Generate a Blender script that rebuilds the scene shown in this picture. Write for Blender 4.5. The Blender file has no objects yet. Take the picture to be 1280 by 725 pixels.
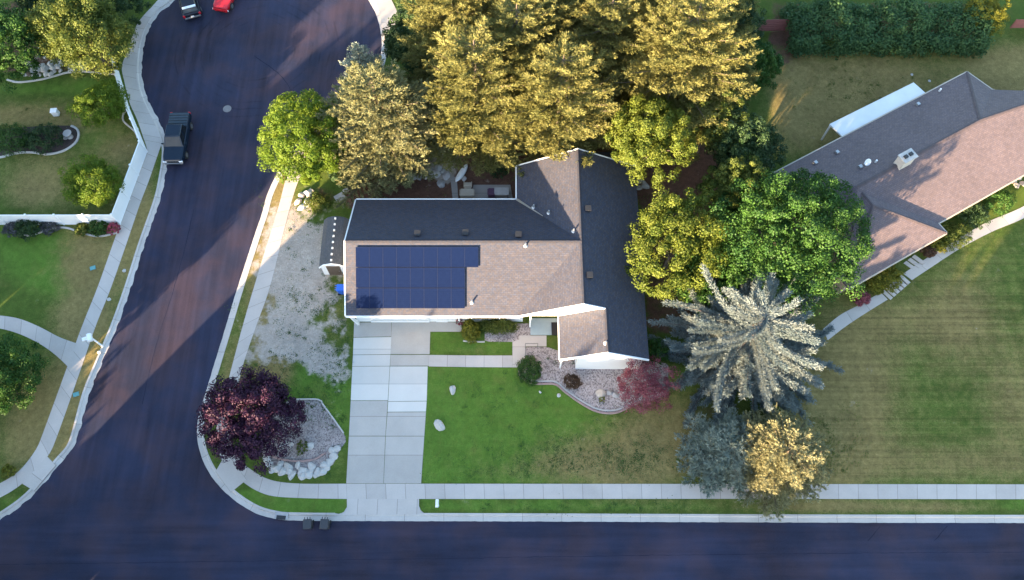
import bpy, math, random
import numpy as np
from mathutils import Vector
from mathutils.geometry import delaunay_2d_cdt
S = bpy.context.scene
COL = S.collection
R = math.radians
PI = math.pi
random.seed(7)

# ------------------------------------------------------------------ camera geometry (drone 62.7 m up, tilted 23.5 degrees from straight down)
F, T, H, CY = 995.0, R(23.5), 62.7, -6.85
ct, st = math.cos(T), math.sin(T)
def ray(px, py):
    u, v = px - 640, 362.5 - py
    return u, v * ct + F * st, v * st - F * ct
def P(px, py, z=0.0):
    dx, dy, dz = ray(px, py)
    s = (z - H) / dz
    return Vector((dx * s, dy * s + CY, z))
def PP(lst, z=0.0):
    return [P(a, b, z) for a, b in lst]
def Qn(x, y, z=0.0):
    zz = z - H; y = y - CY
    a = y * ct + zz * st
    b = y * st - zz * ct
    return 640 + F * x / b, 362.5 - F * a / b
def ray_plane(px, py, o, n):
    d = Vector(ray(px, py)); c = Vector((0, CY, H))
    return c + d * ((o - c).dot(n) / d.dot(n))

# ------------------------------------------------------------------ materials
def newmat(name):
    m = bpy.data.materials.new(name); m.use_nodes = True
    nt = m.node_tree
    b = nt.nodes['Principled BSDF']
    return m, nt, b
class NT:
    def __init__(s, nt): s.t = nt
    def n(s, typ, **kw):
        nd = s.t.nodes.new(typ)
        for k, v in kw.items():
            if k in nd.inputs: nd.inputs[k].default_value = v
            else: setattr(nd, k, v)
        return nd
    def l(s, a, b): s.t.links.new(a, b)
    def put(s, sock, v):
        if hasattr(v, 'is_linked') or hasattr(v, 'links'): s.l(v, sock)
        else: sock.default_value = v
    def math(s, op, a, b=0.0, c=0.0, clamp=False):
        nd = s.t.nodes.new('ShaderNodeMath'); nd.operation = op; nd.use_clamp = clamp
        s.put(nd.inputs[0], a); s.put(nd.inputs[1], b); s.put(nd.inputs[2], c)
        return nd.outputs[0]
    def mix(s, f, a, b, mode='MIX'):
        nd = s.t.nodes.new('ShaderNodeMix'); nd.data_type = 'RGBA'; nd.blend_type = mode
        s.put(nd.inputs[0], f); s.put(nd.inputs[6], a); s.put(nd.inputs[7], b)
        return nd.outputs[2]
    def smooth(s, v, a, b):
        nd = s.t.nodes.new('ShaderNodeMapRange'); nd.interpolation_type = 'SMOOTHSTEP'
        s.put(nd.inputs[0], v); nd.inputs[1].default_value = a; nd.inputs[2].default_value = b
        return nd.outputs[0]
    def noise(s, vec, scale, detail=3, rough=.55):
        nd = s.t.nodes.new('ShaderNodeTexNoise'); nd.inputs['Scale'].default_value = scale
        nd.inputs['Detail'].default_value = detail; nd.inputs['Roughness'].default_value = rough
        if vec is not None: s.l(vec, nd.inputs['Vector'])
        return nd.outputs['Fac']
    def attr(s, name):
        nd = s.t.nodes.new('ShaderNodeAttribute'); nd.attribute_name = name
        return nd.outputs['Fac']
    def pos(s):
        return s.t.nodes.new('ShaderNodeTexCoord').outputs['Object']
    def mapping(s, vec, scale=(1, 1, 1), rot=(0, 0, 0)):
        nd = s.t.nodes.new('ShaderNodeMapping'); nd.inputs['Scale'].default_value = scale; nd.inputs['Rotation'].default_value = rot
        s.l(vec, nd.inputs['Vector']); return nd.outputs[0]
    def bump(s, h, strength, dist, bsdf):
        nd = s.t.nodes.new('ShaderNodeBump'); nd.inputs['Strength'].default_value = strength; nd.inputs['Distance'].default_value = dist
        s.l(h, nd.inputs['Height']); s.l(nd.outputs[0], bsdf.inputs['Normal'])
def c4(c): return (c[0], c[1], c[2], 1.0)
def simple(name, col, rough=.6, var=.25, scale=3.0, metal=0.0, spec=.5, bump=0.0, fine=30.0):
    m, t, b = newmat(name); n = NT(t)
    p = n.pos()
    a = n.noise(p, scale, 4); f = n.noise(p, fine, 2)
    v = n.math('ADD', n.math('MULTIPLY', n.math('SUBTRACT', a, .5), var * 2), n.math('MULTIPLY', n.math('SUBTRACT', f, .5), var))
    v = n.math('ADD', v, 1.0)
    mul = n.n('ShaderNodeVectorMath', operation='SCALE'); mul.inputs[0].default_value = col; n.l(v, mul.inputs['Scale'])
    n.l(mul.outputs[0], b.inputs['Base Color'])
    b.inputs['Roughness'].default_value = rough; b.inputs['Metallic'].default_value = metal; b.inputs['Specular IOR Level'].default_value = spec
    if bump: n.bump(f, bump, .02, b)
    return m
def leafmat(name, a, b_, trans=.3, rough=.6):
    m, t, b = newmat(name); n = NT(t)
    ti = n.attr('tint')
    col = n.mix(ti, c4(a), c4(b_))
    n.l(col, b.inputs['Base Color']); b.inputs['Roughness'].default_value = rough; b.inputs['Specular IOR Level'].default_value = .25
    tr = n.n('ShaderNodeBsdfTranslucent'); n.l(col, tr.inputs['Color'])
    mx = n.n('ShaderNodeMixShader'); mx.inputs[0].default_value = trans
    n.l(b.outputs[0], mx.inputs[1]); n.l(tr.outputs[0], mx.inputs[2])
    n.l(mx.outputs[0], t.nodes['Material Output'].inputs['Surface'])
    return m
def concrete(name, col, joint=1.52, var=.16):
    # UV: x across (m), y along (m)
    m, t, b = newmat(name); n = NT(t)
    uv = n.n('ShaderNodeUVMap').outputs[0]
    sep = n.n('ShaderNodeSeparateXYZ'); n.l(uv, sep.inputs[0])
    y = n.math('DIVIDE', sep.outputs[1], joint)
    fr = n.math('FRACT', y)
    line = n.math('LESS_THAN', n.math('MULTIPLY', n.math('MINIMUM', fr, n.math('SUBTRACT', 1.0, fr)), joint), .022)
    wn = n.n('ShaderNodeTexWhiteNoise', noise_dimensions='1D'); n.l(n.math('FLOOR', y), wn.inputs['W'])
    p = n.pos()
    big = n.noise(p, .7, 4); fine = n.noise(p, 9, 4, .7); spk = n.noise(p, 45, 2)
    v = n.math('ADD', 1.0, n.math('MULTIPLY', n.math('SUBTRACT', big, .5), var * 1.8))
    v = n.math('ADD', v, n.math('MULTIPLY', n.math('SUBTRACT', fine, .5), var * 1.2))
    v = n.math('ADD', v, n.math('MULTIPLY', n.math('SUBTRACT', spk, .5), var))
    v = n.math('ADD', v, n.math('MULTIPLY', n.math('SUBTRACT', wn.outputs[0], .5), .14))
    v = n.math('MULTIPLY', v, n.math('SUBTRACT', 1.0, n.math('MULTIPLY', line, .38)))
    # small dark stains
    st_ = n.smooth(n.noise(p, 1.6, 5, .7), .64, .74)
    v = n.math('MULTIPLY', v, n.math('SUBTRACT', 1.0, n.math('MULTIPLY', st_, .10)))
    mul = n.n('ShaderNodeVectorMath', operation='SCALE'); mul.inputs[0].default_value = col; n.l(v, mul.inputs['Scale'])
    n.l(mul.outputs[0], b.inputs['Base Color']); b.inputs['Roughness'].default_value = .85; b.inputs['Specular IOR Level'].default_value = .3
    n.bump(fine, .25, .01, b)
    return m
def shingles(name, col, warm):
    m, t, b = newmat(name); n = NT(t)
    uv = n.n('ShaderNodeUVMap').outputs[0]
    br = n.n('ShaderNodeTexBrick'); n.l(uv, br.inputs['Vector'])
    br.inputs['Color1'].default_value = (1.18, 1.18, 1.18, 1); br.inputs['Color2'].default_value = (.84, .84, .84, 1); br.inputs['Mortar'].default_value = (.55, .55, .55, 1)
    br.inputs['Scale'].default_value = 1.0; br.inputs['Mortar Size'].default_value = .012; br.inputs['Brick Width'].default_value = .3; br.inputs['Row Height'].default_value = .15
    br.inputs['Bias'].default_value = 0.0
    p = n.pos()
    big = n.noise(p, .35, 4); mid = n.noise(p, 2.5, 4, .65); fi = n.noise(p, 22, 3, .7)
    v = n.math('ADD', .78, n.math('MULTIPLY', big, .34))
    v = n.math('MULTIPLY', v, n.math('ADD', .78, n.math('MULTIPLY', mid, .44)))
    v = n.math('MULTIPLY', v, n.math('ADD', .65, n.math('MULTIPLY', fi, .7)))
    base = n.mix(n.smooth(n.noise(p, 6, 3), .35, .65), c4(col), c4(warm))
    mul = n.n('ShaderNodeVectorMath', operation='SCALE'); n.l(base, mul.inputs[0]); n.l(v, mul.inputs['Scale'])
    fin = n.mix(.75, mul.outputs[0], br.outputs['Color'], 'MULTIPLY')
    n.l(fin, b.inputs['Base Color']); b.inputs['Roughness'].default_value = .8; b.inputs['Specular IOR Level'].default_value = .4
    n.bump(br.outputs['Fac'], -.4, .012, b)
    return m

M = {}
M['white'] = simple('white_paint', (.78, .78, .77), .5, .04, 1.5)
M['vinyl'] = simple('white_vinyl', (.8, .81, .82), .4, .04, 1.2)
M['siding'] = simple('white_siding', (.76, .76, .75), .6, .06, 1.0)
M['grey_wall'] = simple('grey_siding', (.45, .45, .44), .7, .08, 1.0)
M['tan_wall'] = simple('tan_brick', (.35, .27, .21), .8, .2, 3.0)
M['walk'] = concrete('sidewalk_concrete', (.455, .40, .36))
M['walk_warm'] = concrete('neighbour_path_concrete', (.46, .42, .38), 1.9)
M['kerb'] = concrete('kerb_concrete', (.47, .42, .38), 3.0, .22)
M['drive'] = concrete('driveway_concrete', (.40, .365, .325), 30)
M['drive_new'] = concrete('new_driveway_concrete', (.57, .53, .48), 3.0, .08)
M['drive_low'] = concrete('aged_driveway_concrete', (.41, .37, .33), 3.1)
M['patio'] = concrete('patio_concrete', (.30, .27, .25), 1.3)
M['porch'] = simple('painted_porch', (.33, .40, .42), .6, .1)
M['shingle'] = shingles('roof_shingle', (.040, .048, .074), (.062, .055, .064))
M['shingle_b'] = shingles('neighbour_shingle', (.108, .086, .098), (.132, .098, .100))
M['shed_roof'] = shingles('shed_shingle', (.06, .068, .08), (.075, .08, .09))
M['glass'] = simple('window_glass', (.02, .025, .03), .08, .1, spec=.8)
M['black'] = simple('black_plastic', (.02, .02, .022), .5, .15)
M['bin'] = simple('dark_bin_plastic', (.035, .035, .04), .55, .15)
M['blue'] = simple('blue_bin_plastic', (.02, .12, .55), .45, .1)
M['tyre'] = simple('tyre_rubber', (.018, .018, .018), .85, .2)
M['tar'] = simple('tar_seam', (.015, .017, .032), .8, .3, spec=.08)
M['rim'] = simple('wheel_rim', (.35, .35, .36), .35, .05, metal=.8)
M['chrome'] = simple('bright_trim', (.38, .38, .39), .35, .05, metal=.9)
M['car_blue'] = simple('dark_blue_paint', (.006, .014, .028), .25, .05, spec=.3)
M['car_black'] = simple('black_paint', (.008, .01, .018), .25, .05, spec=.3)
M['car_red'] = simple('red_paint', (.42, .012, .02), .25, .05, spec=.6)
M['cover'] = simple('tonneau_vinyl', (.035, .05, .065), .6, .2, spec=.2)
M['lamp'] = simple('headlight_glass', (.75, .76, .78), .15, .05, spec=.8)
M['tail'] = simple('tail_light', (.45, .02, .03), .25, .05)
M['plate'] = simple('licence_plate', (.75, .75, .77), .4, .03)
M['panel'] = None
M['rock'] = simple('pale_rock', (.44, .42, .395), .85, .3, 2.5, bump=.6)
M['rock_grey'] = simple('grey_rock', (.36, .34, .33), .85, .3, 2.5, bump=.6)
M['rock_tan'] = simple('tan_rock', (.48, .40, .33), .85, .3, 2.5, bump=.6)
M['edging'] = simple('concrete_edging', (.45, .42, .39), .85, .2, 2.0)
M['brick_edge'] = simple('red_edging', (.30, .20, .18), .85, .25, 4.0)
M['mulch'] = simple('dark_mulch', (.045, .032, .03), .95, .5, 4.0, bump=.8)
M['bark'] = simple('tree_bark', (.11, .085, .07), .95, .4, 6.0, bump=.8)
M['bark_grey'] = simple('pale_bark', (.20, .17, .15), .95, .4, 6.0, bump=.8)
M['steel'] = simple('galvanised_steel', (.4, .4, .4), .45, .1, metal=.7)
M['iron'] = simple('cast_iron', (.16, .15, .15), .7, .25)
M['teal'] = simple('teal_plastic', (.10, .28, .29), .6, .1)
M['redwood'] = simple('red_wood', (.26, .09, .08), .8, .25, 3.0)
M['brown_door'] = simple('brown_door', (.10, .075, .06), .6, .2)
M['beige'] = simple('beige_cushion', (.42, .36, .29), .85, .1)
M['plum_fabric'] = simple('plum_fabric', (.10, .05, .09), .85, .15)
M['lid'] = simple('white_metal_roof', (.62, .63, .64), .6, .14, .9)
M['brickchim'] = simple('pale_chimney_brick', (.50, .45, .40), .85, .2, 5.0)

def gravel_mat(name, a, b_, c):
    m, t, b = newmat(name); n = NT(t); p = n.pos()
    vo = n.n('ShaderNodeTexVoronoi'); vo.inputs['Scale'].default_value = 11; n.l(p, vo.inputs['Vector'])
    s = n.n('ShaderNodeSeparateColor'); n.l(vo.outputs['Color'], s.inputs[0])
    col = n.mix(s.outputs[0], c4(a), c4(b_))
    col = n.mix(n.smooth(s.outputs[1], .72, .8), col, c4(c))
    sh = n.math('ADD', .55, n.math('MULTIPLY', n.noise(p, 1.1, 4), .9))
    dk = n.math('SUBTRACT', 1.08, n.math('MULTIPLY', vo.outputs['Distance'], .45))
    mul = n.n('ShaderNodeVectorMath', operation='SCALE'); n.l(col, mul.inputs[0]); n.l(n.math('MULTIPLY', sh, dk), mul.inputs['Scale'])
    n.l(mul.outputs[0], b.inputs['Base Color']); b.inputs['Roughness'].default_value = .9
    n.bump(vo.outputs['Distance'], -.7, .04, b)
    return m
M['gravel_pink'] = gravel_mat('pinkish_gravel', (.34, .27, .25), (.46, .39, .37), (.2, .16, .15))
M['gravel_grey'] = gravel_mat('grey_gravel', (.29, .24, .225), (.38, .325, .305), (.18, .145, .14))

def asphalt():
    m, t, b = newmat('asphalt'); n = NT(t); p = n.pos()
    big = n.noise(p, .12, 4); fi = n.noise(p, 14, 4, .75); spk = n.noise(p, 60, 2, .8)
    st1 = n.noise(n.mapping(p, (.10, 1.6, 1)), 1.0, 3)           # streaks along the street
    st2 = n.noise(n.mapping(p, (1.6, .10, 1), (0, 0, R(-17))), 1.0, 3)  # along the side street
    sep = n.n('ShaderNodeSeparateXYZ'); n.l(p, sep.inputs[0])
    k = n.smooth(sep.outputs[1], 0.0, 6.0)
    stv = n.math('ADD', n.math('MULTIPLY', st1, n.math('SUBTRACT', 1.0, k)), n.math('MULTIPLY', st2, k))
    v = n.math('ADD', .12, n.math('MULTIPLY', big, .98))
    v = n.math('ADD', v, n.math('MULTIPLY', n.math('SUBTRACT', stv, .5), .62))
    v = n.math('ADD', v, n.math('MULTIPLY', n.math('SUBTRACT', fi, .5), .40))
    v = n.math('ADD', v, n.math('MULTIPLY', n.math('SUBTRACT', spk, .5), .5))
    # tyre rings round the turning circle
    ds = n.n('ShaderNodeVectorMath', operation='DISTANCE'); n.l(p, ds.inputs[0])
    cc = P(322, 62); ds.inputs[1].default_value = (cc.x, cc.y, .02)
    rr = n.math('ADD', ds.outputs['Value'], n.math('MULTIPLY', n.noise(p, .25, 2), .9))
    ring = n.math('MULTIPLY', n.smooth(n.math('ABSOLUTE', n.math('SUBTRACT', n.math('PINGPONG', rr, .85), .42)), .28, .42), n.math('MULTIPLY', n.math('GREATER_THAN', ds.outputs['Value'], 3.6), n.math('LESS_THAN', ds.outputs['Value'], 8.5)))
    ring = n.math('MULTIPLY', ring, n.smooth(n.noise(p, .5, 3), .42, .62))
    v = n.math('ADD', v, n.math('MULTIPLY', ring, -.15))
    v = n.math('MAXIMUM', v, .12)
    col = n.mix(n.smooth(n.noise(p, .3, 3), .35, .7), c4((.036, .040, .078)), c4((.064, .047, .070)))
    mul = n.n('ShaderNodeVectorMath', operation='SCALE'); n.l(col, mul.inputs[0]); n.l(v, mul.inputs['Scale'])
    n.l(mul.outputs[0], b.inputs['Base Color']); b.inputs['Roughness'].default_value = .7; b.inputs['Specular IOR Level'].default_value = .15
    n.bump(spk, .35, .01, b)
    return m
M['asphalt'] = asphalt()

def yardmat():
    m, t, b = newmat('yard_turf'); n = NT(t); p = n.pos()
    n1 = n.noise(p, 9, 3, .7); n0 = n.noise(p, 30, 2, .8); n2 = n.noise(p, 1.3, 5, .65); n3 = n.noise(p, .35, 3)
    lush, dry, dirt, grav, strp = [n.attr(k) for k in ('lush', 'dry', 'dirt', 'gravel', 'stripe')]
    n4 = n.noise(p, 3.2, 4, .7)
    g = n.mix(n2, c4((.042, .070, .012)), c4((.098, .140, .026)))
    gl = n.mix(n2, c4((.062, .125, .016)), c4((.118, .195, .032)))
    g = n.mix(n.smooth(n.math('ADD', lush, n.math('MULTIPLY', n.math('SUBTRACT', n2, .5), .5)), .25, .75), g, gl)
    yl = n.noise(p, .55, 5, .7)
    g = n.mix(n.math('MULTIPLY', n.smooth(yl, .48, .75), .55), g, c4((.135, .135, .035)))
    dcol = n.mix(n4, c4((.14, .112, .038)), c4((.275, .205, .082)))
    df = n.math('ADD', dry, n.math('ADD', n.math('MULTIPLY', n.math('SUBTRACT', n2, .5), .75), n.math('MULTIPLY', n.math('SUBTRACT', n1, .5), .7)))
    df = n.smooth(df, .18, .95)
    g = n.mix(df, g, dcol)
    # mowing stripes
    sx = n.noise(n.mapping(p, (.04, 2.7, 1)), 1.0, 3, .65)
    sy = n.noise(n.mapping(p, (1.1, .04, 1)), 1.0, 2, .5)
    sv = n.math('ADD', n.math('MULTIPLY', n.math('SUBTRACT', sx, .5), 2.6), n.math('MULTIPLY', n.math('SUBTRACT', sy, .5), .9))
    sv = n.math('ADD', 1.0, n.math('MULTIPLY', sv, strp))
    # soil and gravel
    soil = n.mix(n4, c4((.075, .042, .030)), c4((.16, .085, .06)))
    g2 = n.mix(n.smooth(n.math('ADD', dirt, n.math('ADD', n.math('MULTIPLY', n.math('SUBTRACT', n2, .5), .7), n.math('MULTIPLY', n.math('SUBTRACT', n1, .5), .4))), .35, .65), g, soil)
    vo = n.n('ShaderNodeTexVoronoi'); vo.inputs['Scale'].default_value = 8; n.l(p, vo.inputs['Vector'])
    s = n.n('ShaderNodeSeparateColor'); n.l(vo.outputs['Color'], s.inputs[0])
    gr = n.mix(s.outputs[0], c4((.34, .29, .245)), c4((.40, .345, .295)))
    gf = n.smooth(n.math('ADD', grav, n.math('ADD', n.math('MULTIPLY', n.math('SUBTRACT', n2, .5), 1.0), n.math('MULTIPLY', n.math('SUBTRACT', n.noise(p, .6, 4, .6), .5), 1.5))), .30, .66)
    g3 = n.mix(gf, g2, gr)
    tex = n.math('ADD', .42, n.math('MULTIPLY', n1, .62))
    tex = n.math('ADD', tex, n.math('MULTIPLY', n0, .50))
    tex = n.math('MULTIPLY', tex, n.math('ADD', .72, n.math('MULTIPLY', n3, .56)))
    tex = n.math('MULTIPLY', tex, n.math('ADD', .68, n.math('MULTIPLY', n4, .64)))
    mul = n.n('ShaderNodeVectorMath', operation='SCALE'); n.l(g3, mul.inputs[0]); n.l(n.math('MULTIPLY', tex, sv), mul.inputs['Scale'])
    n.l(mul.outputs[0], b.inputs['Base Color']); b.inputs['Roughness'].default_value = .95; b.inputs['Specular IOR Level'].default_value = .1
    n.bump(n.math('ADD', n1, n.math('MULTIPLY', n0, .6)), .8, .05, b)
    return m
M['yard'] = yardmat()

def solarmat():
    m, t, b = newmat('solar_cells'); n = NT(t)
    uv = n.n('ShaderNodeUVMap').outputs[0]
    br = n.n('ShaderNodeTexBrick'); n.l(uv, br.inputs['Vector']); br.offset = 0
    br.inputs['Color1'].default_value = (.004, .009, .034, 1); br.inputs['Color2'].default_value = (.005, .011, .040, 1); br.inputs['Mortar'].default_value = (.008, .014, .04, 1)
    br.inputs['Mortar Size'].default_value = .006; br.inputs['Brick Width'].default_value = .17; br.inputs['Row Height'].default_value = .17; br.inputs['Scale'].default_value = 1
    n.l(br.outputs['Color'], b.inputs['Base Color']); b.inputs['Roughness'].default_value = .25; b.inputs['Specular IOR Level'].default_value = .12
    return m
M['panel'] = solarmat()
M['panel_frame'] = simple('panel_frame', (.011, .017, .045), .5, .05, spec=.15)

# ------------------------------------------------------------------ mesh helpers
class MB:
    def __init__(s, org=(0, 0, 0)):
        s.v, s.f, s.uv, s.o = [], [], [], Vector(org)
    def face(s, pts, uv=None):
        i = len(s.v)
        s.v += [Vector(p) for p in pts]
        s.f.append(tuple(range(i, i + len(pts))))
        s.uv.append(uv if uv else [(0, 0)] * len(pts))
    def roof(s, pts, eave):
        """a roof plane with UVs in metres: u along the eave direction, v up the slope"""
        pts = [Vector(p) for p in pts]; e = Vector(eave).normalized()
        nrm = Vector((0, 0, 0))
        for k in range(len(pts)): nrm += pts[k].cross(pts[(k + 1) % len(pts)])
        if nrm.z < 0: pts = pts[::-1]; nrm = -nrm
        up = nrm.normalized().cross(e)
        s.face(pts, [((p - pts[0]).dot(e), (p - pts[0]).dot(up)) for p in pts])
    def slab(s, pts, th, eave=(1, 0, 0)):
        """roof plane with a thickness below it"""
        pts = [Vector(p) for p in pts]
        s.roof(pts, eave)
        dn = Vector((0, 0, -th))
        for k in range(len(pts)):
            a, b = pts[k], pts[(k + 1) % len(pts)]
            s.face([a, b, b + dn, a + dn])
        s.face([p + dn for p in pts][::-1])
    def prism(s, poly, z0, z1):
        n = len(poly)
        a = sum(poly[i][0] * poly[(i + 1) % n][1] - poly[(i + 1) % n][0] * poly[i][1] for i in range(n))
        if a < 0: poly = poly[::-1]
        top = [(p[0], p[1], z1) for p in poly]; bot = [(p[0], p[1], z0) for p in poly]
        s.face(top, [(p[0], p[1]) for p in poly]); s.face(bot[::-1])
        for k in range(n):
            j = (k + 1) % n
            s.face([bot[k], bot[j], top[j], top[k]])
    def box(s, c, size, rz=0.0, top=1.0):
        x, y, z = size[0] / 2, size[1] / 2, size[2] / 2
        co, si = math.cos(rz), math.sin(rz)
        def q(a, b, d, k=1.0): a *= k; b *= k; return (c[0] + a * co - b * si, c[1] + a * si + b * co, c[2] + d)
        lo = [q(-x, -y, -z), q(x, -y, -z), q(x, y, -z), q(-x, y, -z)]
        hi = [q(-x, -y, z, top), q(x, -y, z, top), q(x, y, z, top), q(-x, y, z, top)]
        s.face(hi, [(-x, -y), (x, -y), (x, y), (-x, y)]); s.face(lo[::-1])
        for k in range(4):
            j = (k + 1) % 4; s.face([lo[k], lo[j], hi[j], hi[k]])
    def tube(s, pts, rad, n=6, cap=True):
        pts = [Vector(p) for p in pts]
        if not hasattr(rad, '__len__'): rad = [rad] * len(pts)
        rings = []
        for k, p in enumerate(pts):
            d = (pts[min(k + 1, len(pts) - 1)] - pts[max(k - 1, 0)]).normalized()
            a = d.orthogonal().normalized() if abs(d.z) < .95 else Vector((1, 0, 0)).cross(d).normalized()
            if abs(d.z) < .95: a = d.cross(Vector((0, 0, 1))).normalized()
            b = d.cross(a)
            i = len(s.v)
            s.v += [p + (a * math.cos(2 * PI * j / n) + b * math.sin(2 * PI * j / n)) * rad[k] for j in range(n)]
            rings.append(i)
        for k in range(len(rings) - 1):
            for j in range(n):
                j2 = (j + 1) % n
                s.f.append((rings[k] + j, rings[k] + j2, rings[k + 1] + j2, rings[k + 1] + j)); s.uv.append([(0, 0)] * 4)
        if cap:
            s.f.append(tuple(rings[0] + j for j in range(n))[::-1]); s.uv.append([(0, 0)] * n)
            s.f.append(tuple(rings[-1] + j for j in range(n))); s.uv.append([(0, 0)] * n)
    def loft(s, rings, cap=True):
        n = len(rings[0]); idx = []
        for r in rings:
            idx.append(len(s.v)); s.v += [Vector(p) for p in r]
        for k in range(len(rings) - 1):
            for j in range(n):
                j2 = (j + 1) % n
                s.f.append((idx[k] + j, idx[k] + j2, idx[k + 1] + j2, idx[k + 1] + j)); s.uv.append([(0, 0)] * 4)
        if cap:
            s.f.append(tuple(idx[0] + j for j in range(n))[::-1]); s.uv.append([(0, 0)] * n)
            s.f.append(tuple(idx[-1] + j for j in range(n))); s.uv.append([(0, 0)] * n)
    def build(s, name, mat, parent=None, smooth=False, bevel=0.0, loc=None):
        me = bpy.data.meshes.new(name)
        me.from_pydata([tuple(v - s.o) for v in s.v], [], s.f)
        uvl = me.uv_layers.new(name='UVMap')
        flat = [c for f in s.uv for p in f for c in p]
        uvl.data.foreach_set('uv', flat)
        me.materials.append(mat)
        if smooth: me.polygons.foreach_set('use_smooth', [True] * len(me.polygons))
        o = bpy.data.objects.new(name, me); COL.objects.link(o)
        if parent: o.parent = parent
        else: o.location = s.o
        if bevel:
            w = o.modifiers.new('weld', 'WELD'); w.merge_threshold = .0005
            b = o.modifiers.new('bevel', 'BEVEL'); b.width = bevel; b.segments = 2; b.limit_method = 'ANGLE'
        return o
def tag(o, label=None, cat=None, group=None, kind=None):
    if label: o['label'] = label
    if cat: o['category'] = cat
    if group: o['group'] = group
    if kind: o['kind'] = kind
    return o
def thing(name, label, cat, loc=(0, 0, 0), rz=0.0, group=None):
    o = bpy.data.objects.new(name, None); COL.objects.link(o); o.empty_display_size = .3
    o.location = loc; o.rotation_euler = (0, 0, rz)
    return tag(o, label, cat, group)
def kids(o): return [c for c in bpy.data.objects if c.parent == o]
def dup(o, loc, rz=0.0, label=None, scale=None, parent=None):
    c = o.copy(); COL.objects.link(c)
    if parent is None:
        c.location = loc; c.rotation_euler = (0, 0, rz)
        if scale is not None: c.scale = scale if hasattr(scale, '__len__') else (scale,) * 3
        if label: c['label'] = label
    else: c.parent = parent
    for k in kids(o): dup(k, None, parent=c)
    return c

# ------------------------------------------------------------------ polylines
def smooth_line(pts, step=.5):
    """Catmull-Rom through 2D points, resampled evenly"""
    p = [np.array((a[0], a[1]), float) for a in pts]
    p = [2 * p[0] - p[1]] + p + [2 * p[-1] - p[-2]]
    out = []
    for i in range(1, len(p) - 2):
        a, b, c, d = p[i - 1:i + 3]
        n = max(2, int(np.linalg.norm(c - b) / .25))
        for k in range(n):
            t = k / n
            out.append(.5 * (2 * b + (c - a) * t + (2 * a - 5 * b + 4 * c - d) * t * t + (3 * b - a - 3 * c + d) * t ** 3))
    out.append(p[-2])
    return resample(out, step)
def resample(pts, step=None, n=None):
    a = np.array([(q[0], q[1]) for q in pts], float)
    d = np.concatenate([[0], np.cumsum(np.linalg.norm(np.diff(a, axis=0), axis=1))])
    if n is None: n = max(2, int(round(d[-1] / step)) + 1)
    s = np.linspace(0, d[-1], n)
    return np.stack([np.interp(s, d, a[:, 0]), np.interp(s, d, a[:, 1])], 1)
def normals(l):
    t = np.gradient(l, axis=0); t /= np.linalg.norm(t, axis=1)[:, None] + 1e-9
    return np.stack([t[:, 1], -t[:, 0]], 1)     # right-hand side
def px(l): return [tuple(P(a, b).xy) for a, b in l]

# ------------------------------------------------------------------ kerb lines
KL_px = [(262, -72), (240, -40), (220, 0), (200, 17), (185, 42), (179, 70), (179, 100), (187, 127), (201, 153), (210, 178), (211, 196), (208, 218), (201, 250), (181, 308), (166, 356), (148, 407), (128, 455), (113, 492), (99, 544),
         (91, 563), (77, 579), (55, 606), (32, 629), (0, 651), (-30, 664)]
KR_px = [(262, -72), (330, -84), (400, -66), (440, -32), (460, 0), (472, 24), (477, 58), (468, 95), (440, 135), (400, 168), (372, 190), (353, 206), (335, 240), (327, 268), (320, 288), (296, 362), (281, 412), (253.5, 502), (247, 526), (246, 544), (250, 566), (260, 589),
         (275, 609), (295, 627), (320, 642), (345, 649), (372, 651)]
YK = P(640, 652).y
KL = px(KL_px) + [(-52, YK - .3), (-62, YK - .5), (-130, YK - .5)]
KR = px(KR_px) + [(P(470, 651.6).x, P(470, 651.6).y), (0, YK), (P(1280, 654).x, P(1280, 654).y), (130, P(1280, 654.5).y)]
KL = smooth_line(KL, .5); KR = smooth_line(KR, .5)
YS = -10.0

# ------------------------------------------------------------------ ground, road, yards
def tri_sheet(name, outline, mat, z, inner=None, uvscale=1.0, kind='structure'):
    pts = [Vector((a[0], a[1])) for a in outline]; n = len(pts)
    if inner is not None: pts += [Vector((a[0], a[1])) for a in inner]
    res = delaunay_2d_cdt(pts, [(i, (i + 1) % n) for i in range(n)], [], 1, 1e-5)
    vs = [(v.x, v.y, z) for v in res[0]]
    fs = []
    for f in res[2]:
        a, b, c = [vs[i] for i in f[:3]]
        ar = (b[0] - a[0]) * (c[1] - a[1]) - (c[0] - a[0]) * (b[1] - a[1])
        fs.append(tuple(f) if ar > 0 else tuple(f)[::-1])
    me = bpy.data.meshes.new(name); me.from_pydata(vs, [], fs); me.materials.append(mat)
    uv = me.uv_layers.new(name='UVMap')
    li = np.zeros(len(me.loops), int); me.loops.foreach_get('vertex_index', li)
    va = np.array(vs)
    uv.data.foreach_set('uv', va[li][:, :2].astype(np.float32).ravel())
    o = bpy.data.objects.new(name, me); COL.objects.link(o)
    if kind: o['kind'] = kind
    return o, va

mb = MB(); mb.face([(-700, -700, -.06), (700, -700, -.06), (700, 700, -.06), (-700, 700, -.06)])
gr = mb.build('ground', M['yard']); gr['kind'] = 'structure'
for k in ('lush', 'dry', 'dirt', 'gravel', 'stripe'):
    at = gr.data.attributes.new(k, 'FLOAT', 'POINT'); at.data.foreach_set('value', [0.35 if k == 'dry' else 0.0] * 4)

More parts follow.
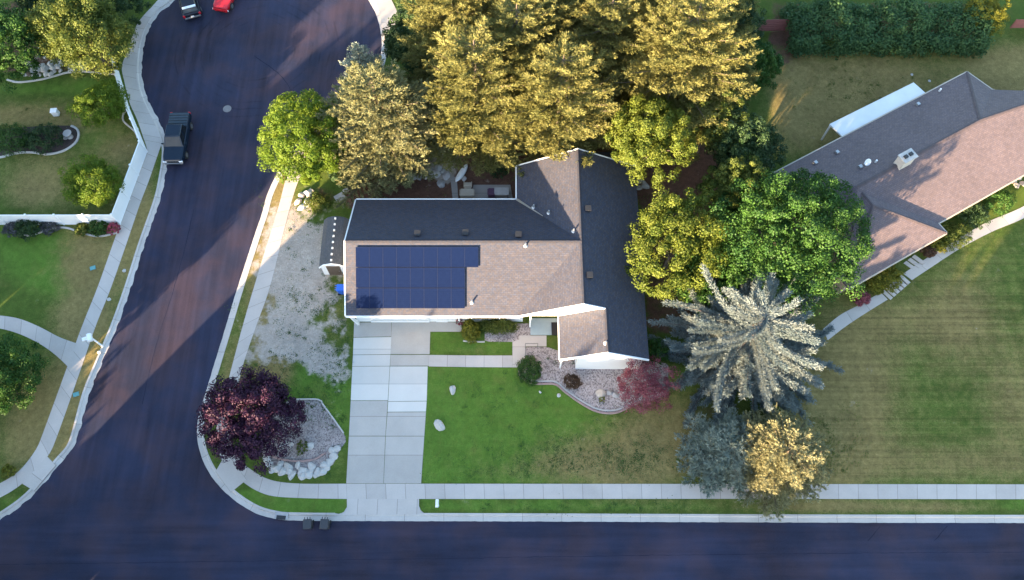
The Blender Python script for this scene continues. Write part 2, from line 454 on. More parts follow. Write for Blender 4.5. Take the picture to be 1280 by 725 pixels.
rng = np.random.default_rng(3)
def wob(l, sgn, amp):
    nn = normals(l); w = np.zeros(len(l))
    for fq in (.9, 2.3, 5.1): w += np.sin(np.arange(len(l)) * fq + rng.random() * 6) * rng.random() * amp
    w += rng.random(len(l)) * amp * 1.6
    return l + nn * sgn * np.abs(w)[:, None]
KLd = resample(KL, .3); KRd = resample(KR, .3)
outline = [(-130, YS), (130, YS)] + [tuple(p) for p in wob(KRd, -1, .012)[::-1]] + [tuple(p) for p in wob(KLd, 1, .075)[1:]]
tri_sheet('road', outline, M['asphalt'], .02)

def kerb(name, line, sgn, low=()):
    nn = normals(line) * sgn
    prof = [(-.03, .012), (.38, .034), (.43, .12), (.46, .135), (.60, .135), (.60, -.05)]
    m = MB(); d = 0
    prev = None
    for k, (p, q) in enumerate(zip(line, nn)):
        if k: d += float(np.linalg.norm(line[k] - line[k - 1]))
        f = 1.0
        for (x0, x1, y0, y1) in low:
            if x0 < p[0] < x1 and y0 < p[1] < y1: f = .32
        ring = [Vector((p[0] + q[0] * o_, p[1] + q[1] * o_, z if z < .04 else .04 + (z - .04) * f)) for o_, z in prof]
        if prev is not None:
            for j in range(len(prof) - 1):
                quad = [prev[0][j], ring[j], ring[j + 1], prev[0][j + 1]]
                uvq = [(prof[j][0], prev[1]), (prof[j][0], d), (prof[j + 1][0], d), (prof[j + 1][0], prev[1])]
                if sgn > 0: quad, uvq = quad[::-1], uvq[::-1]
                quad, uvq = quad[::-1], uvq[::-1]
                m.face(quad, uvq)
        prev = (ring, d)
    o = m.build(name, M['kerb']); o['kind'] = 'structure'
    return o
xa, xb = P(424, 645).x, P(529, 645).x
kerb('kerb', KL, 1); kerb('kerb', KR, -1, [(xa, xb, -5, 5)])
kerb('kerb', np.array([(x, YS) for x in np.linspace(130, -130, 60)]), -1)

def seam(pts, w):
    l = smooth_line(px(pts), .4); l = l + rng.normal(0, .015, l.shape); nn = normals(l); m = MB()
    ww = w * (.6 + .8 * rng.random(len(l)))
    for k in range(len(l) - 1):
        a, b = l[k], l[k + 1]
        m.face([(*(a + nn[k] * ww[k]), .0245), (*(b + nn[k + 1] * ww[k + 1]), .0245), (*(b - nn[k + 1] * ww[k + 1]), .0245), (*(a - nn[k] * ww[k]), .0245)])
    m.build('tar_seam', M['tar'])['kind'] = 'structure'
seam([(242, 262), (236, 290), (226, 330), (214, 372), (200, 415), (188, 460), (178, 505)], .018)
seam([(318, 70), (338, 84), (352, 96), (362, 110), (366, 126)], .03)
seam([(1100, 658), (1092, 668), (1085, 676)], .02); seam([(1184, 657), (1176, 667), (1168, 676)], .02)
seam([(-20, 706), (200, 703), (500, 699), (760, 695), (1000, 692), (1300, 690)], .014)
# --- yard sheets with ground-cover attributes
def G(x, y, rx, ry, amp, rot=0.0): return ('g', x, y, rx, ry, amp, rot)
def B(x0, x1, y0, y1, soft, amp): return ('b', x0, x1, y0, y1, soft, amp)
def field(lst, X, Y, base=0.0):
    out = np.full(X.shape, float(base))
    for it in lst:
        if it[0] == 'g':
            _, x, y, rx, ry, amp, rot = it
            c, s = math.cos(R(rot)), math.sin(R(rot))
            dx, dy = X - x, Y - y
            a, b = dx * c + dy * s, -dx * s + dy * c
            out += amp * np.exp(-(a / rx) ** 2 - (b / ry) ** 2)
        else:
            _, x0, x1, y0, y1, soft, amp = it
            sg = lambda q: 1 / (1 + np.exp(-np.clip(q, -30, 30)))
            out += amp * sg((X - x0) / soft * 4) * sg((x1 - X) / soft * 4) * sg((Y - y0) / soft * 4) * sg((y1 - Y) / soft * 4)
    return out
LUSH = [B(528, 870, 458, 605, 6, 1.0), G(840, 540, 90, 70, -1.0), G(700, 570, 60, 25, -.25), G(690, 520, 60, 25, .3), B(525, 900, 624, 641, 4, .75), B(290, 440, 614, 642, 4, .8), B(535, 645, 412, 446, 5, .7), G(610, 412, 40, 10, -.4),
        G(110, 108, 70, 16, .75), G(20, 112, 40, 10, .5), G(130, 168, 35, 22, .8), G(60, 330, 70, 45, .75), G(95, 345, 40, 30, .6), G(20, 290, 50, 30, .5), G(30, 420, 40, 20, .35), G(30, 480, 50, 50, .25), G(15, 625, 25, 12, .6), G(135, 415, 18, 22, .4),
        G(380, 540, 90, 60, .3), G(415, 500, 40, 90, .5), G(380, 480, 60, 30, .5), G(1000, 210, 60, 40, .25), G(1120, 60, 120, 8, .4), G(1270, 630, 40, 8, .8)]
DRY = [G(20, 145, 70, 18, .75), G(100, 148, 45, 20, .55), G(60, 215, 70, 35, .6), G(150, 185, 30, 25, .6), G(40, 245, 40, 20, .5), G(110, 330, 40, 60, .9), G(100, 400, 35, 22, .8), G(60, 500, 50, 60, .7), G(30, 560, 40, 50, .6), G(180, 250, 20, 60, .55), G(165, 310, 25, 80, .6), G(110, 470, 30, 80, .75), G(80, 560, 20, 40, .6),
       B(320, 365, 200, 480, 14, .75), G(330, 330, 40, 120, .7), G(420, 390, 30, 60, .35), G(390, 560, 60, 40, .25), G(290, 470, 18, 50, .6),
       B(985, 1300, 280, 605, 25, .20), G(1060, 470, 60, 80, .75), G(1035, 560, 60, 60, .8), G(1200, 400, 45, 60, .55), G(1270, 500, 40, 80, .45), G(1180, 580, 120, 25, .45), G(1130, 400, 60, 30, .35), G(835, 545, 75, 65, .8), G(770, 580, 70, 34, .6), G(700, 560, 50, 25, .25), G(640, 590, 60, 18, .2), G(720, 585, 80, 20, .3),
       B(960, 1300, 60, 200, 22, .45), G(1080, 110, 70, 28, .75), G(1020, 150, 50, 30, .45), G(1270, 90, 50, 40, .7), G(1000, 110, 30, 40, .4), G(1040, 633, 120, 8, .8), G(1180, 633, 60, 8, .6), B(525, 900, 624, 641, 4, .12), G(585, 440, 60, 8, .25), G(560, 480, 30, 10, .1)]
DIRT = [B(435, 660, 205, 262, 8, .9), B(560, 720, 150, 262, 14, .75), G(600, 210, 60, 30, .1), B(640, 900, 60, 250, 20, .6), B(540, 920, 0, 110, 25, .55), G(630, 205, 30, 25, -.45), B(800, 900, 195, 420, 14, .6), G(400, 245, 40, 22, .5), G(980, 70, 30, 25, .6), B(430, 560, 90, 220, 15, .5), G(985, 540, 60, 60, .2), G(880, 500, 50, 60, .35),
        G(160, 150, 12, 25, .0), B(0, 150, 0, 92, 6, .6), G(480, 300, 1, 1, 0), B(960, 1240, 0, 55, 8, .5), B(500, 900, -60, 30, 30, .4)]
GRAV = [G(375, 300, 42, 52, .85), G(365, 360, 40, 40, .62), G(350, 420, 42, 26, .85), G(395, 448, 50, 20, .72, 30), G(340, 290, 22, 40, .3), G(425, 420, 20, 60, .15), G(550, 205, 26, 26, .9), G(50, 75, 40, 16, .5), G(395, 400, 60, 60, .22), G(395, 335, 60, 30, .25), G(310, 450, 20, 20, .4)]
STRP = [B(985, 1320, 270, 605, 20, .46), B(528, 870, 458, 605, 12, .10)]
def attrs(o, va):
    X, Y = Qn(va[:, 0], va[:, 1], .12)
    for k, lst, base in (('lush', LUSH, 0), ('dry', DRY, .12), ('dirt', DIRT, 0), ('gravel', GRAV, 0), ('stripe', STRP, 0)):
        at = o.data.attributes.new(k, 'FLOAT', 'POINT'); at.data.foreach_set('value', field(lst, X, Y, base).astype(np.float32))
def inside(poly, pts):
    x, y = pts[:, 0], pts[:, 1]; r = np.zeros(len(pts), bool); n = len(poly)
    for i in range(n):
        (x0, y0), (x1, y1) = poly[i], poly[(i + 1) % n]
        if y0 == y1: continue
        c = ((y0 > y) != (y1 > y)) & (x < (x1 - x0) * (y - y0) / (y1 - y0) + x0)
        r ^= c
    return r
gx, gy = np.meshgrid(np.arange(-56, 56, .55), np.arange(0, 58, .55))
grid = np.stack([gx.ravel(), gy.ravel()], 1) + rng.uniform(-.12, .12, (gx.size, 2))
KLo = KL + normals(KL) * .59; KRo = KR - normals(KR) * .59
def clean(l):
    o = [l[0]]
    for p in l[1:]:
        if np.linalg.norm(p - o[-1]) > .12: o.append(p)
    return o
top = 120
left_poly = [(-130, top), (KLo[0][0], top)] + [tuple(p) for p in clean(KLo)]
APR = [P(434, 624), P(434.5, 632), P(431, 640), P(424, 643.5), P(531, 642.5), P(526, 639), P(523.5, 632), P(524, 624)]
# right yard: kerb back line with a notch for the driveway apron
kr = [tuple(p) for p in clean(KRo)]
kx0, kx1 = P(424, 643.5).x, P(531, 642.5).x
before = [p for p in kr if not (p[1] < 4 and p[0] >= kx0)]
after = [p for p in kr if p[1] < 4 and p[0] > kx1]
notch = [(q.x, q.y) for q in (P(424, 642.5), P(430, 640), P(434, 634), P(434, 624), P(524, 624), P(524, 632), P(526, 638), P(531, 641.5))]
right_poly = [(130, top), (KRo[0][0], top)][::-1][:0] + before + notch + after + [(130, top), (KRo[0][0], top)]
for nm, poly in (('yard', left_poly), ('yard', right_poly)):
    pl = np.array(poly)
    msk = inside(poly, grid)
    g = grid[msk]
    o, va = tri_sheet(nm, poly, M['yard'], .12, g)
    attrs(o, va)
o, va = tri_sheet('yard', [(-130, -130), (130, -130), (130, YS - .59), (-130, YS - .59)], M['yard'], .12, [(x, y) for x in range(-120, 121, 20) for y in range(-120, -11, 20)])
attrs(o, va)

# ------------------------------------------------------------------ pavements, paths, driveway
PAVE = []
def strip(name, La, Lb, mat, z=.13, n=None, step=.5, kind='structure', smooth=True, th=.06):
    a = smooth_line(px(La), step) if smooth else resample(px(La), step)
    n = n or max(len(a), 2)
    a = resample(a, n=n)
    b = resample(smooth_line(px(Lb), step) if smooth else px(Lb), n=n)
    PAVE.append([tuple(q) for q in a] + [tuple(q) for q in b[::-1]])
    m = MB(); d = 0
    for k in range(n - 1):
        d2 = d + float(np.linalg.norm((a[k + 1] + b[k + 1] - a[k] - b[k]) / 2))
        w = float(np.linalg.norm(a[k] - b[k]))
        q = [(a[k][0], a[k][1], z), (b[k][0], b[k][1], z), (b[k + 1][0], b[k + 1][1], z), (a[k + 1][0], a[k + 1][1], z)]
        u = [(0, d), (w, d), (w, d2), (0, d2)]
        ar = (q[1][0] - q[0][0]) * (q[2][1] - q[0][1]) - (q[2][0] - q[0][0]) * (q[1][1] - q[0][1])
        m.face(q if ar > 0 else q[::-1], u if ar > 0 else u[::-1])
        for l in (a, b):
            m.face([(l[k][0], l[k][1], z), (l[k + 1][0], l[k + 1][1], z), (l[k + 1][0], l[k + 1][1], z - th), (l[k][0], l[k][1], z - th)])
        d = d2
    o = m.build(name, mat)
    if kind: o['kind'] = kind
    return o
# left pavement
strip('sidewalk', [(222, -30), (199, 0), (175, 27), (166, 47), (157, 72), (153, 86), (156, 102), (163, 130), (172, 150), (181, 176)],
      [(229, -30), (212, 0), (193, 18), (178, 43), (171.5, 70), (171.5, 101), (180, 129), (194, 155), (203, 180)], M['walk'], .139)
strip('sidewalk', [(181, 176), (183.5, 192), (167, 235), (151, 280), (137, 320), (122, 362), (104, 407), (85, 459), (54, 544), (45, 564), (25, 589), (0, 605), (-40, 622)],
      [(203, 180), (196, 200), (186, 229), (176, 255), (158, 308), (139, 362), (121, 407), (103, 459), (73, 544), (60, 572), (30, 604), (0, 623), (-40, 640)], M['walk'], .131)
strip('sidewalk', [(60, 570.5), (45, 588), (29, 605)], [(71, 582), (58, 597), (44, 614)], M['walk'], .136, smooth=False)
strip('front_path', [(-15, 395), (0, 395), (25, 399), (50, 409), (75, 422), (97, 430)], [(-15, 411), (0, 411), (25, 418), (50, 430), (70, 444), (86, 459)], M['walk'], .136)
# right pavement round the corner and along the street
strip('sidewalk', [(376, 196), (361, 215), (347.6, 263), (320, 353), (304, 408), (288.6, 466), (276, 515), (270, 545), (276, 572), (287, 588), (306, 604), (322, 614), (342, 620.5), (380, 623), (434, 624)],
      [(391, 196), (373, 228), (357.6, 280), (339, 356), (322, 405), (305, 455), (292, 510), (288, 540), (293, 563), (304, 579), (320, 591), (335, 599), (352, 603), (380, 605), (433, 605)], M['walk'], .131, step=.4)
strip('sidewalk', [(284, 566), (270, 590)], [(309, 600), (289, 616)], M['walk'], .136, smooth=False)
strip('sidewalk', [(433, 605), (524, 605), (900, 605.3), (1280, 605.8), (1500, 606)], [(434, 624), (524, 624), (900, 623.8), (1280, 624.3), (1500, 624.6)], M['walk'], .132, step=1.5, smooth=False)
# apron (slopes down to the lowered kerb)
m = MB()
yb = P(480, 624).y
La = [P(434, 624), P(434, 634), P(430, 640), P(423, 643.5)]; Lb = [P(524, 624), P(524, 633), P(527, 639), P(532, 643)]
yc = La[-1].y
for k in range(3):
    def zz(p): return .133 - .06 * (yb - p.y) / (yb - yc)
    for i in range(6):
        q = [La[k].lerp(Lb[k], i / 6), La[k + 1].lerp(Lb[k + 1], i / 6), La[k + 1].lerp(Lb[k + 1], (i + 1) / 6), La[k].lerp(Lb[k], (i + 1) / 6)]
        q = [Vector((p.x, p.y, zz(p))) for p in q]
        m.face(q, [(p.y, p.x + 1.2) for p in q])
m.build('driveway_apron', M['walk'])['kind'] = 'structure'
def slabq(name, pts, mat, z=.136, rot=0.0):
    m = MB(); q = PP(pts); PAVE.append([tuple(p.xy) for p in q])
    m.prism([(p.x, p.y) for p in q], z - .08, z)
    # UV in metres along the driveway
    o = m.build(name, mat); o['kind'] = 'structure'; return o
g_ = .35
slabq('driveway', [(443, 404), (489.5, 403), (489.3, 421.2), (442.4, 422.2)], M['drive'])
slabq('driveway', [(490, 403), (539, 402), (577, 404), (577.5, 415.3), (538, 415.3), (537.2, 443.3), (488.6, 443.3)], M['drive'])
slabq('driveway', [(488.5, 444.2), (536.6, 444.2), (536, 457.8), (488, 458)], M['drive'], .137)
slabq('driveway', [(442.4, 422.8), (489.3, 421.8), (488.5, 443.4), (441.6, 444)], M['drive_new'])
slabq('driveway', [(441.6, 444.5), (488.3, 444), (487.6, 458), (440.8, 458.3)], M['drive_new'], .137)
slabq('driveway', [(440.8, 458.8), (487.4, 458.5), (485, 501), (438.8, 501)], M['drive_new'])
slabq('driveway', [(487.8, 458.6), (534.8, 458.6), (533.6, 501.6), (485.5, 502.2)], M['drive_new'])
slabq('driveway', [(485.5, 502.7), (533.5, 502.2), (532.6, 515), (484.7, 515.3)], M['drive_new'], .137)
slabq('driveway', [(438.8, 501.6), (485, 501.6), (482, 545.3), (436.6, 545.3)], M['drive_low'])
slabq('driveway', [(484.7, 515.9), (532.6, 515.6), (530.6, 545.4), (482.4, 545.4)], M['drive_low'])
slabq('driveway', [(436.5, 545.9), (481.9, 545.9), (479.6, 604.6), (433.2, 604.6)], M['drive_low'])
slabq('driveway', [(482.4, 545.9), (530.5, 545.9), (526.6, 604.6), (480, 604.6)], M['drive_low'])
strip('front_path', [(536.5, 444.3), (590, 445), (640.5, 445)], [(536, 458.6), (590, 459.5), (640.5, 459.8)], M['walk'], .135, step=1.7, smooth=False)
slabq('front_path', [(640.6, 428), (649, 425), (649, 420), (683, 420), (683, 433.5), (656.5, 433.5), (656, 449), (646, 459.8), (640.6, 459.8)], M['walk'], .14)
slabq('porch_floor', [(663, 399), (700, 399), (700, 419.5), (663, 419.5)], M['porch'], .22)
slabq('driveway', [(464, -14), (482, -14), (497, 16), (499, 40), (484, 46), (477, 30), (474, 16)], M['drive_low'], .142)
# gravel and mulch beds
def bed(name, pts, mat, z=.128, smooth=True):
    l = resample(px(pts + [pts[0]]), .4) if not smooth else smooth_line(px(pts), .4)
    o, va = tri_sheet(name, [tuple(p) for p in (l if smooth else l[:-1])], mat, z)
    return o
FB = [(649, 460), (650, 470), (659, 477.5), (672.6, 480.5), (694, 481), (706.5, 491), (728, 506), (748, 515.6), (770.5, 516.4), (793, 506), (815, 500)]
bed('gravel_bed', FB + [(835, 495), (835, 455), (812, 452), (700, 440), (683, 434), (657, 434), (656, 449)], M['gravel_pink'], .127, False)
bed('gravel_bed', [(606, 415), (640, 405), (664, 405), (664, 420), (649, 425), (640, 428), (606, 427.5)], M['gravel_pink'], .127, False)
PB = [(366, 500), (398, 500), (404, 506), (418, 525), (432, 545), (433, 552), (424, 565), (418, 580), (405, 590), (380, 594), (350, 590), (334, 580), (325, 560), (330, 530), (345, 508)]
bed('gravel_bed', PB, M['gravel_grey'], .128, False)
bed('mulch_bed', [(-20, 192), (0, 196), (20, 192), (40, 191), (60, 194), (80, 190), (95, 180), (99, 170), (96, 162), (88, 158), (60, 158), (30, 160), (-20, 165)], M['mulch'], .128, False)
def edging(name, pts, mat, label, cat='edging', w=.13, h=.11, z=.12):
    l = smooth_line(px(pts), .3)
    m = MB((l[0][0], l[0][1], z)); nn = normals(l)
    rings = []
    for p, q in zip(l, nn):
        rings.append([(p[0] - q[0] * w / 2, p[1] - q[1] * w / 2, z - .03), (p[0] - q[0] * w / 2, p[1] - q[1] * w / 2, z + h * .8), (p[0] - q[0] * w / 4, p[1] - q[1] * w / 4, z + h), (p[0] + q[0] * w / 4, p[1] + q[1] * w / 4, z + h), (p[0] + q[0] * w / 2, p[1] + q[1] * w / 2, z + h * .8), (p[0] + q[0] * w / 2, p[1] + q[1] * w / 2, z - .03)])
    m.loft(rings)
    return tag(m.build(name, mat), label, cat)
edging('bed_edging', [(-15, 195), (0, 198), (20, 193), (40, 191.5), (60, 194), (80, 190), (95, 180), (99.5, 170), (97, 162), (90, 158.5)], M['edging'], 'pale concrete edging curving round the dark bed with two round shrubs', w=.2)
edging('bed_edging', [(10, 101), (22, 104), (38, 103), (60, 99), (85, 92), (102, 90.5), (125, 92.5), (146, 94)], M['edging'], 'grey concrete edging below the white rock bed on the upper left lawn', w=.18)
edging('bed_edging', [(20, 292), (35, 295.5), (50, 292), (68, 286), (85, 286), (100, 291), (120, 296), (135, 295), (150, 291)], M['edging'], 'wavy pale edging along the flower bed in front of white fence', w=.16)
edging('bed_edging', [(160, 137), (155, 144), (155, 152), (162, 159), (170, 166), (173, 174)], M['edging'], 'short curved edging round the bare soil pocket behind diagonal fence', w=.15)
edging('bed_edging', FB, M['brick_edge'], 'reddish edging of the front gravel bed beside the bright green lawn', w=.16)
edging('bed_edging', [(p[0], p[1] - 3.4) for p in FB[1:-1]], M['edging'], 'pale inner edging row of the front gravel bed', w=.12, h=.07)
edging('bed_edging', [(366, 500), (398, 500), (404, 506), (418, 525), (430, 542)], M['edging'], 'thin pale edging on the upper side of the corner gravel bed', w=.12, h=.09)
edging('bed_edging', [(341, 571), (355, 575), (375, 577), (395, 574), (408, 566)], M['brick_edge'], 'brownish curved edging above the white boulders of corner bed', w=.14, h=.12)
edging('bed_edging', [(579, 427), (596, 428), (606, 428)], M['edging'], 'short pale edging below the leafy hedge by the garage', w=.12)

# ------------------------------------------------------------------ the main house
ZE, ZR = 2.9, 5.55
def HX(p): return p
hx0, hx1 = -13.42, 10.82            # roof extents
yS, yN, yRg = 16.88, 27.65, 22.3
xWw, xWr = .40, 5.6                # wing: west eave, ridge
yWN = 31.0
xFw, xFr, yFS = 3.78, 7.4, 13.2    # front gable: west eave, ridge, south end
sl_ = (ZR - ZE) / (yRg - yS)
zFr = ZE + (hx1 - xFr) * (ZR - ZE) / (hx1 - xWr)
house = thing('house', 'white house with dark shingle roof and solar panels beside the driveway', 'house', (-1, 22, .12))
HO = Vector((-1, 22, .12))
def hm(): return MB(HO)
# walls
m = hm()
wz0, wz1 = .12, ZE - .02
m.prism([(-13.0, 17.45), (.9, 17.45), (.9, 27.2), (-13.0, 27.2)], wz0, wz1)
m.prism([(.905, 19.8), (5.2, 19.8), (5.2, 13.34), (10.4, 13.34), (10.4, 30.6), (.905, 30.6)], wz0, wz1)
# gable triangles
m.face([(-13.0, 17.45, wz1), (-13.0, 27.2, wz1), (-13.0, yRg, ZR - .25)])
m.face([(10.4, 30.6, wz1), (.9, 30.6, wz1), (xWr, 30.6, ZR - .25)])
m.build('wall', M['siding'], house)
# front gable wall, fascia boards and the gable over the porch
gm = hm()
gm.prism([(5.19, 13.27), (10.41, 13.27), (10.41, 13.33), (5.19, 13.33)], .12, ZE - .1)
gm.build('gable_wall', M['white'], house); gm = hm()
gm.face([(xFw + .2, 13.262, ZE - .02), (10.6, 13.262, ZE - .02), (xFr, 13.262, zFr - .08)])
gm.build('gable_wall', M['white'], house); gm = hm()
gm.face([(.9, yS - .02, ZE + .02), (xFr, yS - .02, ZE + .02), (xFr, yS - .02, zFr - .05), (xWr, yS - .02, ZR - .12)])
gm.build('gable_wall', M['white'], house)
# roof planes
m = hm(); th = .16
vS = (xWw, yS, ZE); vJ = (xWr, yRg, ZR); vN = (xWw, yN, ZE)
E_, W_, N_ = (1, 0, 0), (0, 1, 0), (1, 0, 0)
m.slab([(hx0, yS, ZE), vS, vJ, (hx0, yRg, ZR)], th, E_)                 # south slope
m.slab([(hx0, yRg, ZR), vJ, vN, (hx0, yN, ZE)], th, E_)                 # north slope
m.slab([vS, (xWr, yS, ZR), vJ], th, W_)                                  # west slope of the wing, south of the valley
m.slab([vN, vJ, (xWr, yWN, ZR), (xWw, yWN, ZE)], th, W_)                 # west slope, north of the valley
zE = ZE
m.slab([(xWr, yS, ZR), (xFr, yS, zFr), (xFr, yFS, zFr), (hx1, yFS, zE), (hx1, yWN, zE), (xWr, yWN, ZR)], th, W_)   # east slope
m.slab([(xFw, yFS, zE), (xFr, yFS, zFr), (xFr, yS - .03, zFr), (xFw, yS - .03, zE)], th, W_)       # west slope of front gable
m.build('roof', M['shingle'], house)
# ridge caps
def cap(m, a, b, w=.16, h=.05):
    a, b = Vector(a), Vector(b); d = (b - a).normalized(); s = d.cross(Vector((0, 0, 1))).normalized() * w
    n = int((b - a).length / .3)
    for k in range(n):
        p, q = a.lerp(b, k / n), a.lerp(b, (k + .96) / n)
        u = Vector((0, 0, h + .012 * (k % 2)))
        dn = Vector((0, 0, -w * .42))
        m.face([p - s + dn + u, q - s + dn + u, q + u, p + u]); m.face([p + u, q + u, q + s + dn + u, p + s + dn + u])
for a, b in (((hx0, yRg, ZR), vJ), ((xWr, yS, ZR), (xWr, yWN, ZR)), ((xFr, yFS, zFr), (xFr, yS, zFr))):
    m = hm(); cap(m, a, b); m.build('ridge_cap', M['shingle'], house)
# fascia, gutters, rakes
for c_, s_ in ((((hx0 + vS[0]) / 2, yS - .06, ZE - .06), (vS[0] - hx0, .12, .17)), (((hx0 + vN[0]) / 2, yN + .05, ZE - .06), (vN[0] - hx0, .10, .15)),
               ((xWw - .05, (yN + yWN) / 2 + .05, ZE - .06), (.10, yWN - yN, .15)), ((xFw - .05, (yFS + yS) / 2, ZE - .06), (.09, yS - yFS, .14))):
    m = hm(); m.box(c_, s_); m.build('gutter', M['white'], house)
def rake(m, a, b, w=.05, h=.24, off=(0, 0, 0)):
    a, b = Vector(a) + Vector(off), Vector(b) + Vector(off)
    y = Vector((0, w, 0)) if abs(a.y - b.y) < .01 else Vector((w, 0, 0))
    u, d = Vector((0, 0, .03)), Vector((0, 0, .03 - h))
    m.face([a + u - y, b + u - y, b + d - y, a + d - y]); m.face([a + u - y, b + u - y, b + u + y, a + u + y][::-1]); m.face([a + u + y, b + u + y, b + d + y, a + d + y]); m.face([a + d - y, b + d - y, b + d + y, a + d + y])
for a, b, f in (((xFw, yFS, zE), (xFr, yFS, zFr), (0, -.06, 0)), ((xFr, yFS, zFr), (hx1, yFS, zE), (0, -.06, 0)), ((xWw, yS, ZE), (xWr, yS, ZR), (0, -.07, 0)), ((xWr, yS, ZR), (xFr, yS, zFr), (0, -.07, 0)),
                ((hx0, yS, ZE), (hx0, yRg, ZR), (-.06, 0, 0)), ((hx0, yRg, ZR), (hx0, yN, ZE), (-.06, 0, 0)), ((xWw, yWN, ZE), (xWr, yWN, ZR), (0, .06, 0)), ((xWr, yWN, ZR), (hx1, yWN, ZE), (0, .06, 0))):
    m = hm(); rake(m, a, b, off=f); m.build('rake_board', M['white'], house)
# valley flashing
m = hm()
for a, b in ((vN, Vector(vN).lerp(Vector(vJ), .42)),):
    a, b = Vector(a), Vector(b); s = Vector((.707, .707, 0)) * .11; u = Vector((0, 0, .05))
    m.face([a - s + u, b - s * .3 + u, b + s * .3 + u, a + s + u])
m.build('valley_flashing', M['steel'], house)
# small lean-to at the rear
m = hm()
q = [P(746, 186, 2.6), P(772, 182, 2.6), P(772, 205, 2.6), P(748, 198, 2.6)]
m.slab([(6.5, 31.05, 3.1), (9.0, 31.05, 3.1), (9.0, 32.6, 2.7), (6.5, 32.6, 2.7)], .12, E_)
m.build('rear_awning', M['shingle'], house)
for x in (6.6, 8.8): m = hm(); m.box((x, 32.4, 1.4), (.12, .12, 2.56)); m.build('awning_post', M['white'], house)
# garage door, side door, windows, porch door, posts
m = hm(); m.box((-9.4, 17.41, 1.25), (4.9, .08, 2.2)); gd = m.build('garage_door', M['white'], house)
m = hm()
for k in range(1, 4): m.box((-9.4, 17.355, .15 + .55 * k), (4.8, .03, .025))
m.build('panel_groove', M['rim'], gd)
m = hm(); m.box((-5.9, 17.42, 1.2), (.95, .06, 2.1)); d = m.build('side_door', M['white'], house)
m = hm(); m.box((-6.2, 17.37, 1.15), (.06, .06, .06)); m.build('handle', M['chrome'], d)
for x in (-12.1, -6.75):
    m = hm(); m.box((x, 17.31, 2.1), (.16, .2, .28)); m.build('wall_lamp', M['black'], house)
m = hm(); m.box((-2.2, 17.40, 1.5), (2.4, .07, 1.3)); w_ = m.build('window', M['white'], house)
m = hm(); m.box((-2.2, 17.355, 1.5), (2.2, .03, 1.1)); m.build('pane', M['glass'], w_)
m = hm(); m.box((3.6, 19.76, 1.2), (1.0, .08, 2.1)); d = m.build('front_door', M['brown_door'], house)
m = hm(); m.box((3.25, 19.7, 1.1), (.06, .06, .1)); m.build('handle', M['chrome'], d)
for x, y in ((1.5, 17.0), (3.95, 13.4), (-4.4, 17.2)):
    m = hm(); m.box((x, y, 1.45), (.13, .13, 2.62)); m.build('porch_post', M['white'], house)
m = hm()
m.loft([[(-13.0, 17.43, .12), (-12.83, 17.43, .12), (-12.83, 17.13, .12), (-13.0, 17.13, .12)], [(-13.3, 17.08, 2.75), (-13.2, 17.08, 2.75), (-13.2, 16.92, 2.75), (-13.3, 16.92, 2.75)]])
m.build('downspout', M['white'], house)
m = hm()
a, b = P(656.5, 434, .14), P(672, 434, .14)
for p in (a, b, Vector((a.x, a.y - .95, a.z))): m.tube([p, p + Vector((0, 0, .9))], .025, 5)
m.tube([a + Vector((0, 0, .9)), b + Vector((0, 0, .9))], .03, 5); m.tube([a + Vector((0, 0, .9)), Vector((a.x, a.y - .95, 1.04))], .03, 5)
m.build('handrail', M['iron'], house)
m = hm(); q = P(695, 411, .24); m.box((q.x, q.y, .25), (.75, 1.15, .05)); m.build('doormat', M['black'], house)
# solar panels
def south(x, s): # s = distance up the south slope (plan) from the eave
    return Vector((x, yS + s, ZE + s * sl_))
n_s = Vector((0, -sl_, 1)).normalized()
def solar(x0, x1, s0, s1):
    o_ = n_s * .09
    c = [south(x0, s0) + o_, south(x1, s0) + o_, south(x1, s1) + o_, south(x0, s1) + o_]
    m = hm(); o2 = n_s * .04
    m.face([p + o2 for p in c], [(0, 0), (1.04, 0), (1.04, 1.72), (0, 1.72)])
    p_ = m.build('solar_panel', M['panel'], house)
    m = hm(); k = .016
    ins = [south(x0 + k, s0 + k) + o2 + o_, south(x1 - k, s0 + k) + o2 + o_, south(x1 - k, s1 - k) + o2 + o_, south(x0 + k, s1 - k) + o2 + o_]
    out = [p + o2 for p in c]
    ins = [p + n_s * .006 for p in ins]; out = [p + n_s * .006 for p in out]
    for j in range(4):
        j2 = (j + 1) % 4
        m.face([out[j], out[j2], ins[j2], ins[j]]); m.face([c[j], c[j2], out[j2], out[j]])
    m.build('frame', M['panel_frame'], p_)
def on_south(px_, py_): return ray_plane(px_, py_, south(0, 0), n_s)
tl, tr, bl = on_south(447, 308.5), on_south(598, 308.5), on_south(443.5, 385.5)
br_ = on_south(580, 385.5)
s_top, s_bot = tl.y - yS, bl.y - yS
rows = [s_top - (s_top - s_bot) * k / 3 for k in range(4)]
xl = (tl.x + bl.x) / 2; pw = (tr.x - xl) / 9
for r_ in range(3):
    for k in range(9 if r_ == 0 else 8):
        solar(xl + k * pw + .004, xl + (k + 1) * pw - .004, rows[r_ + 1] + .02, rows[r_] - .02)
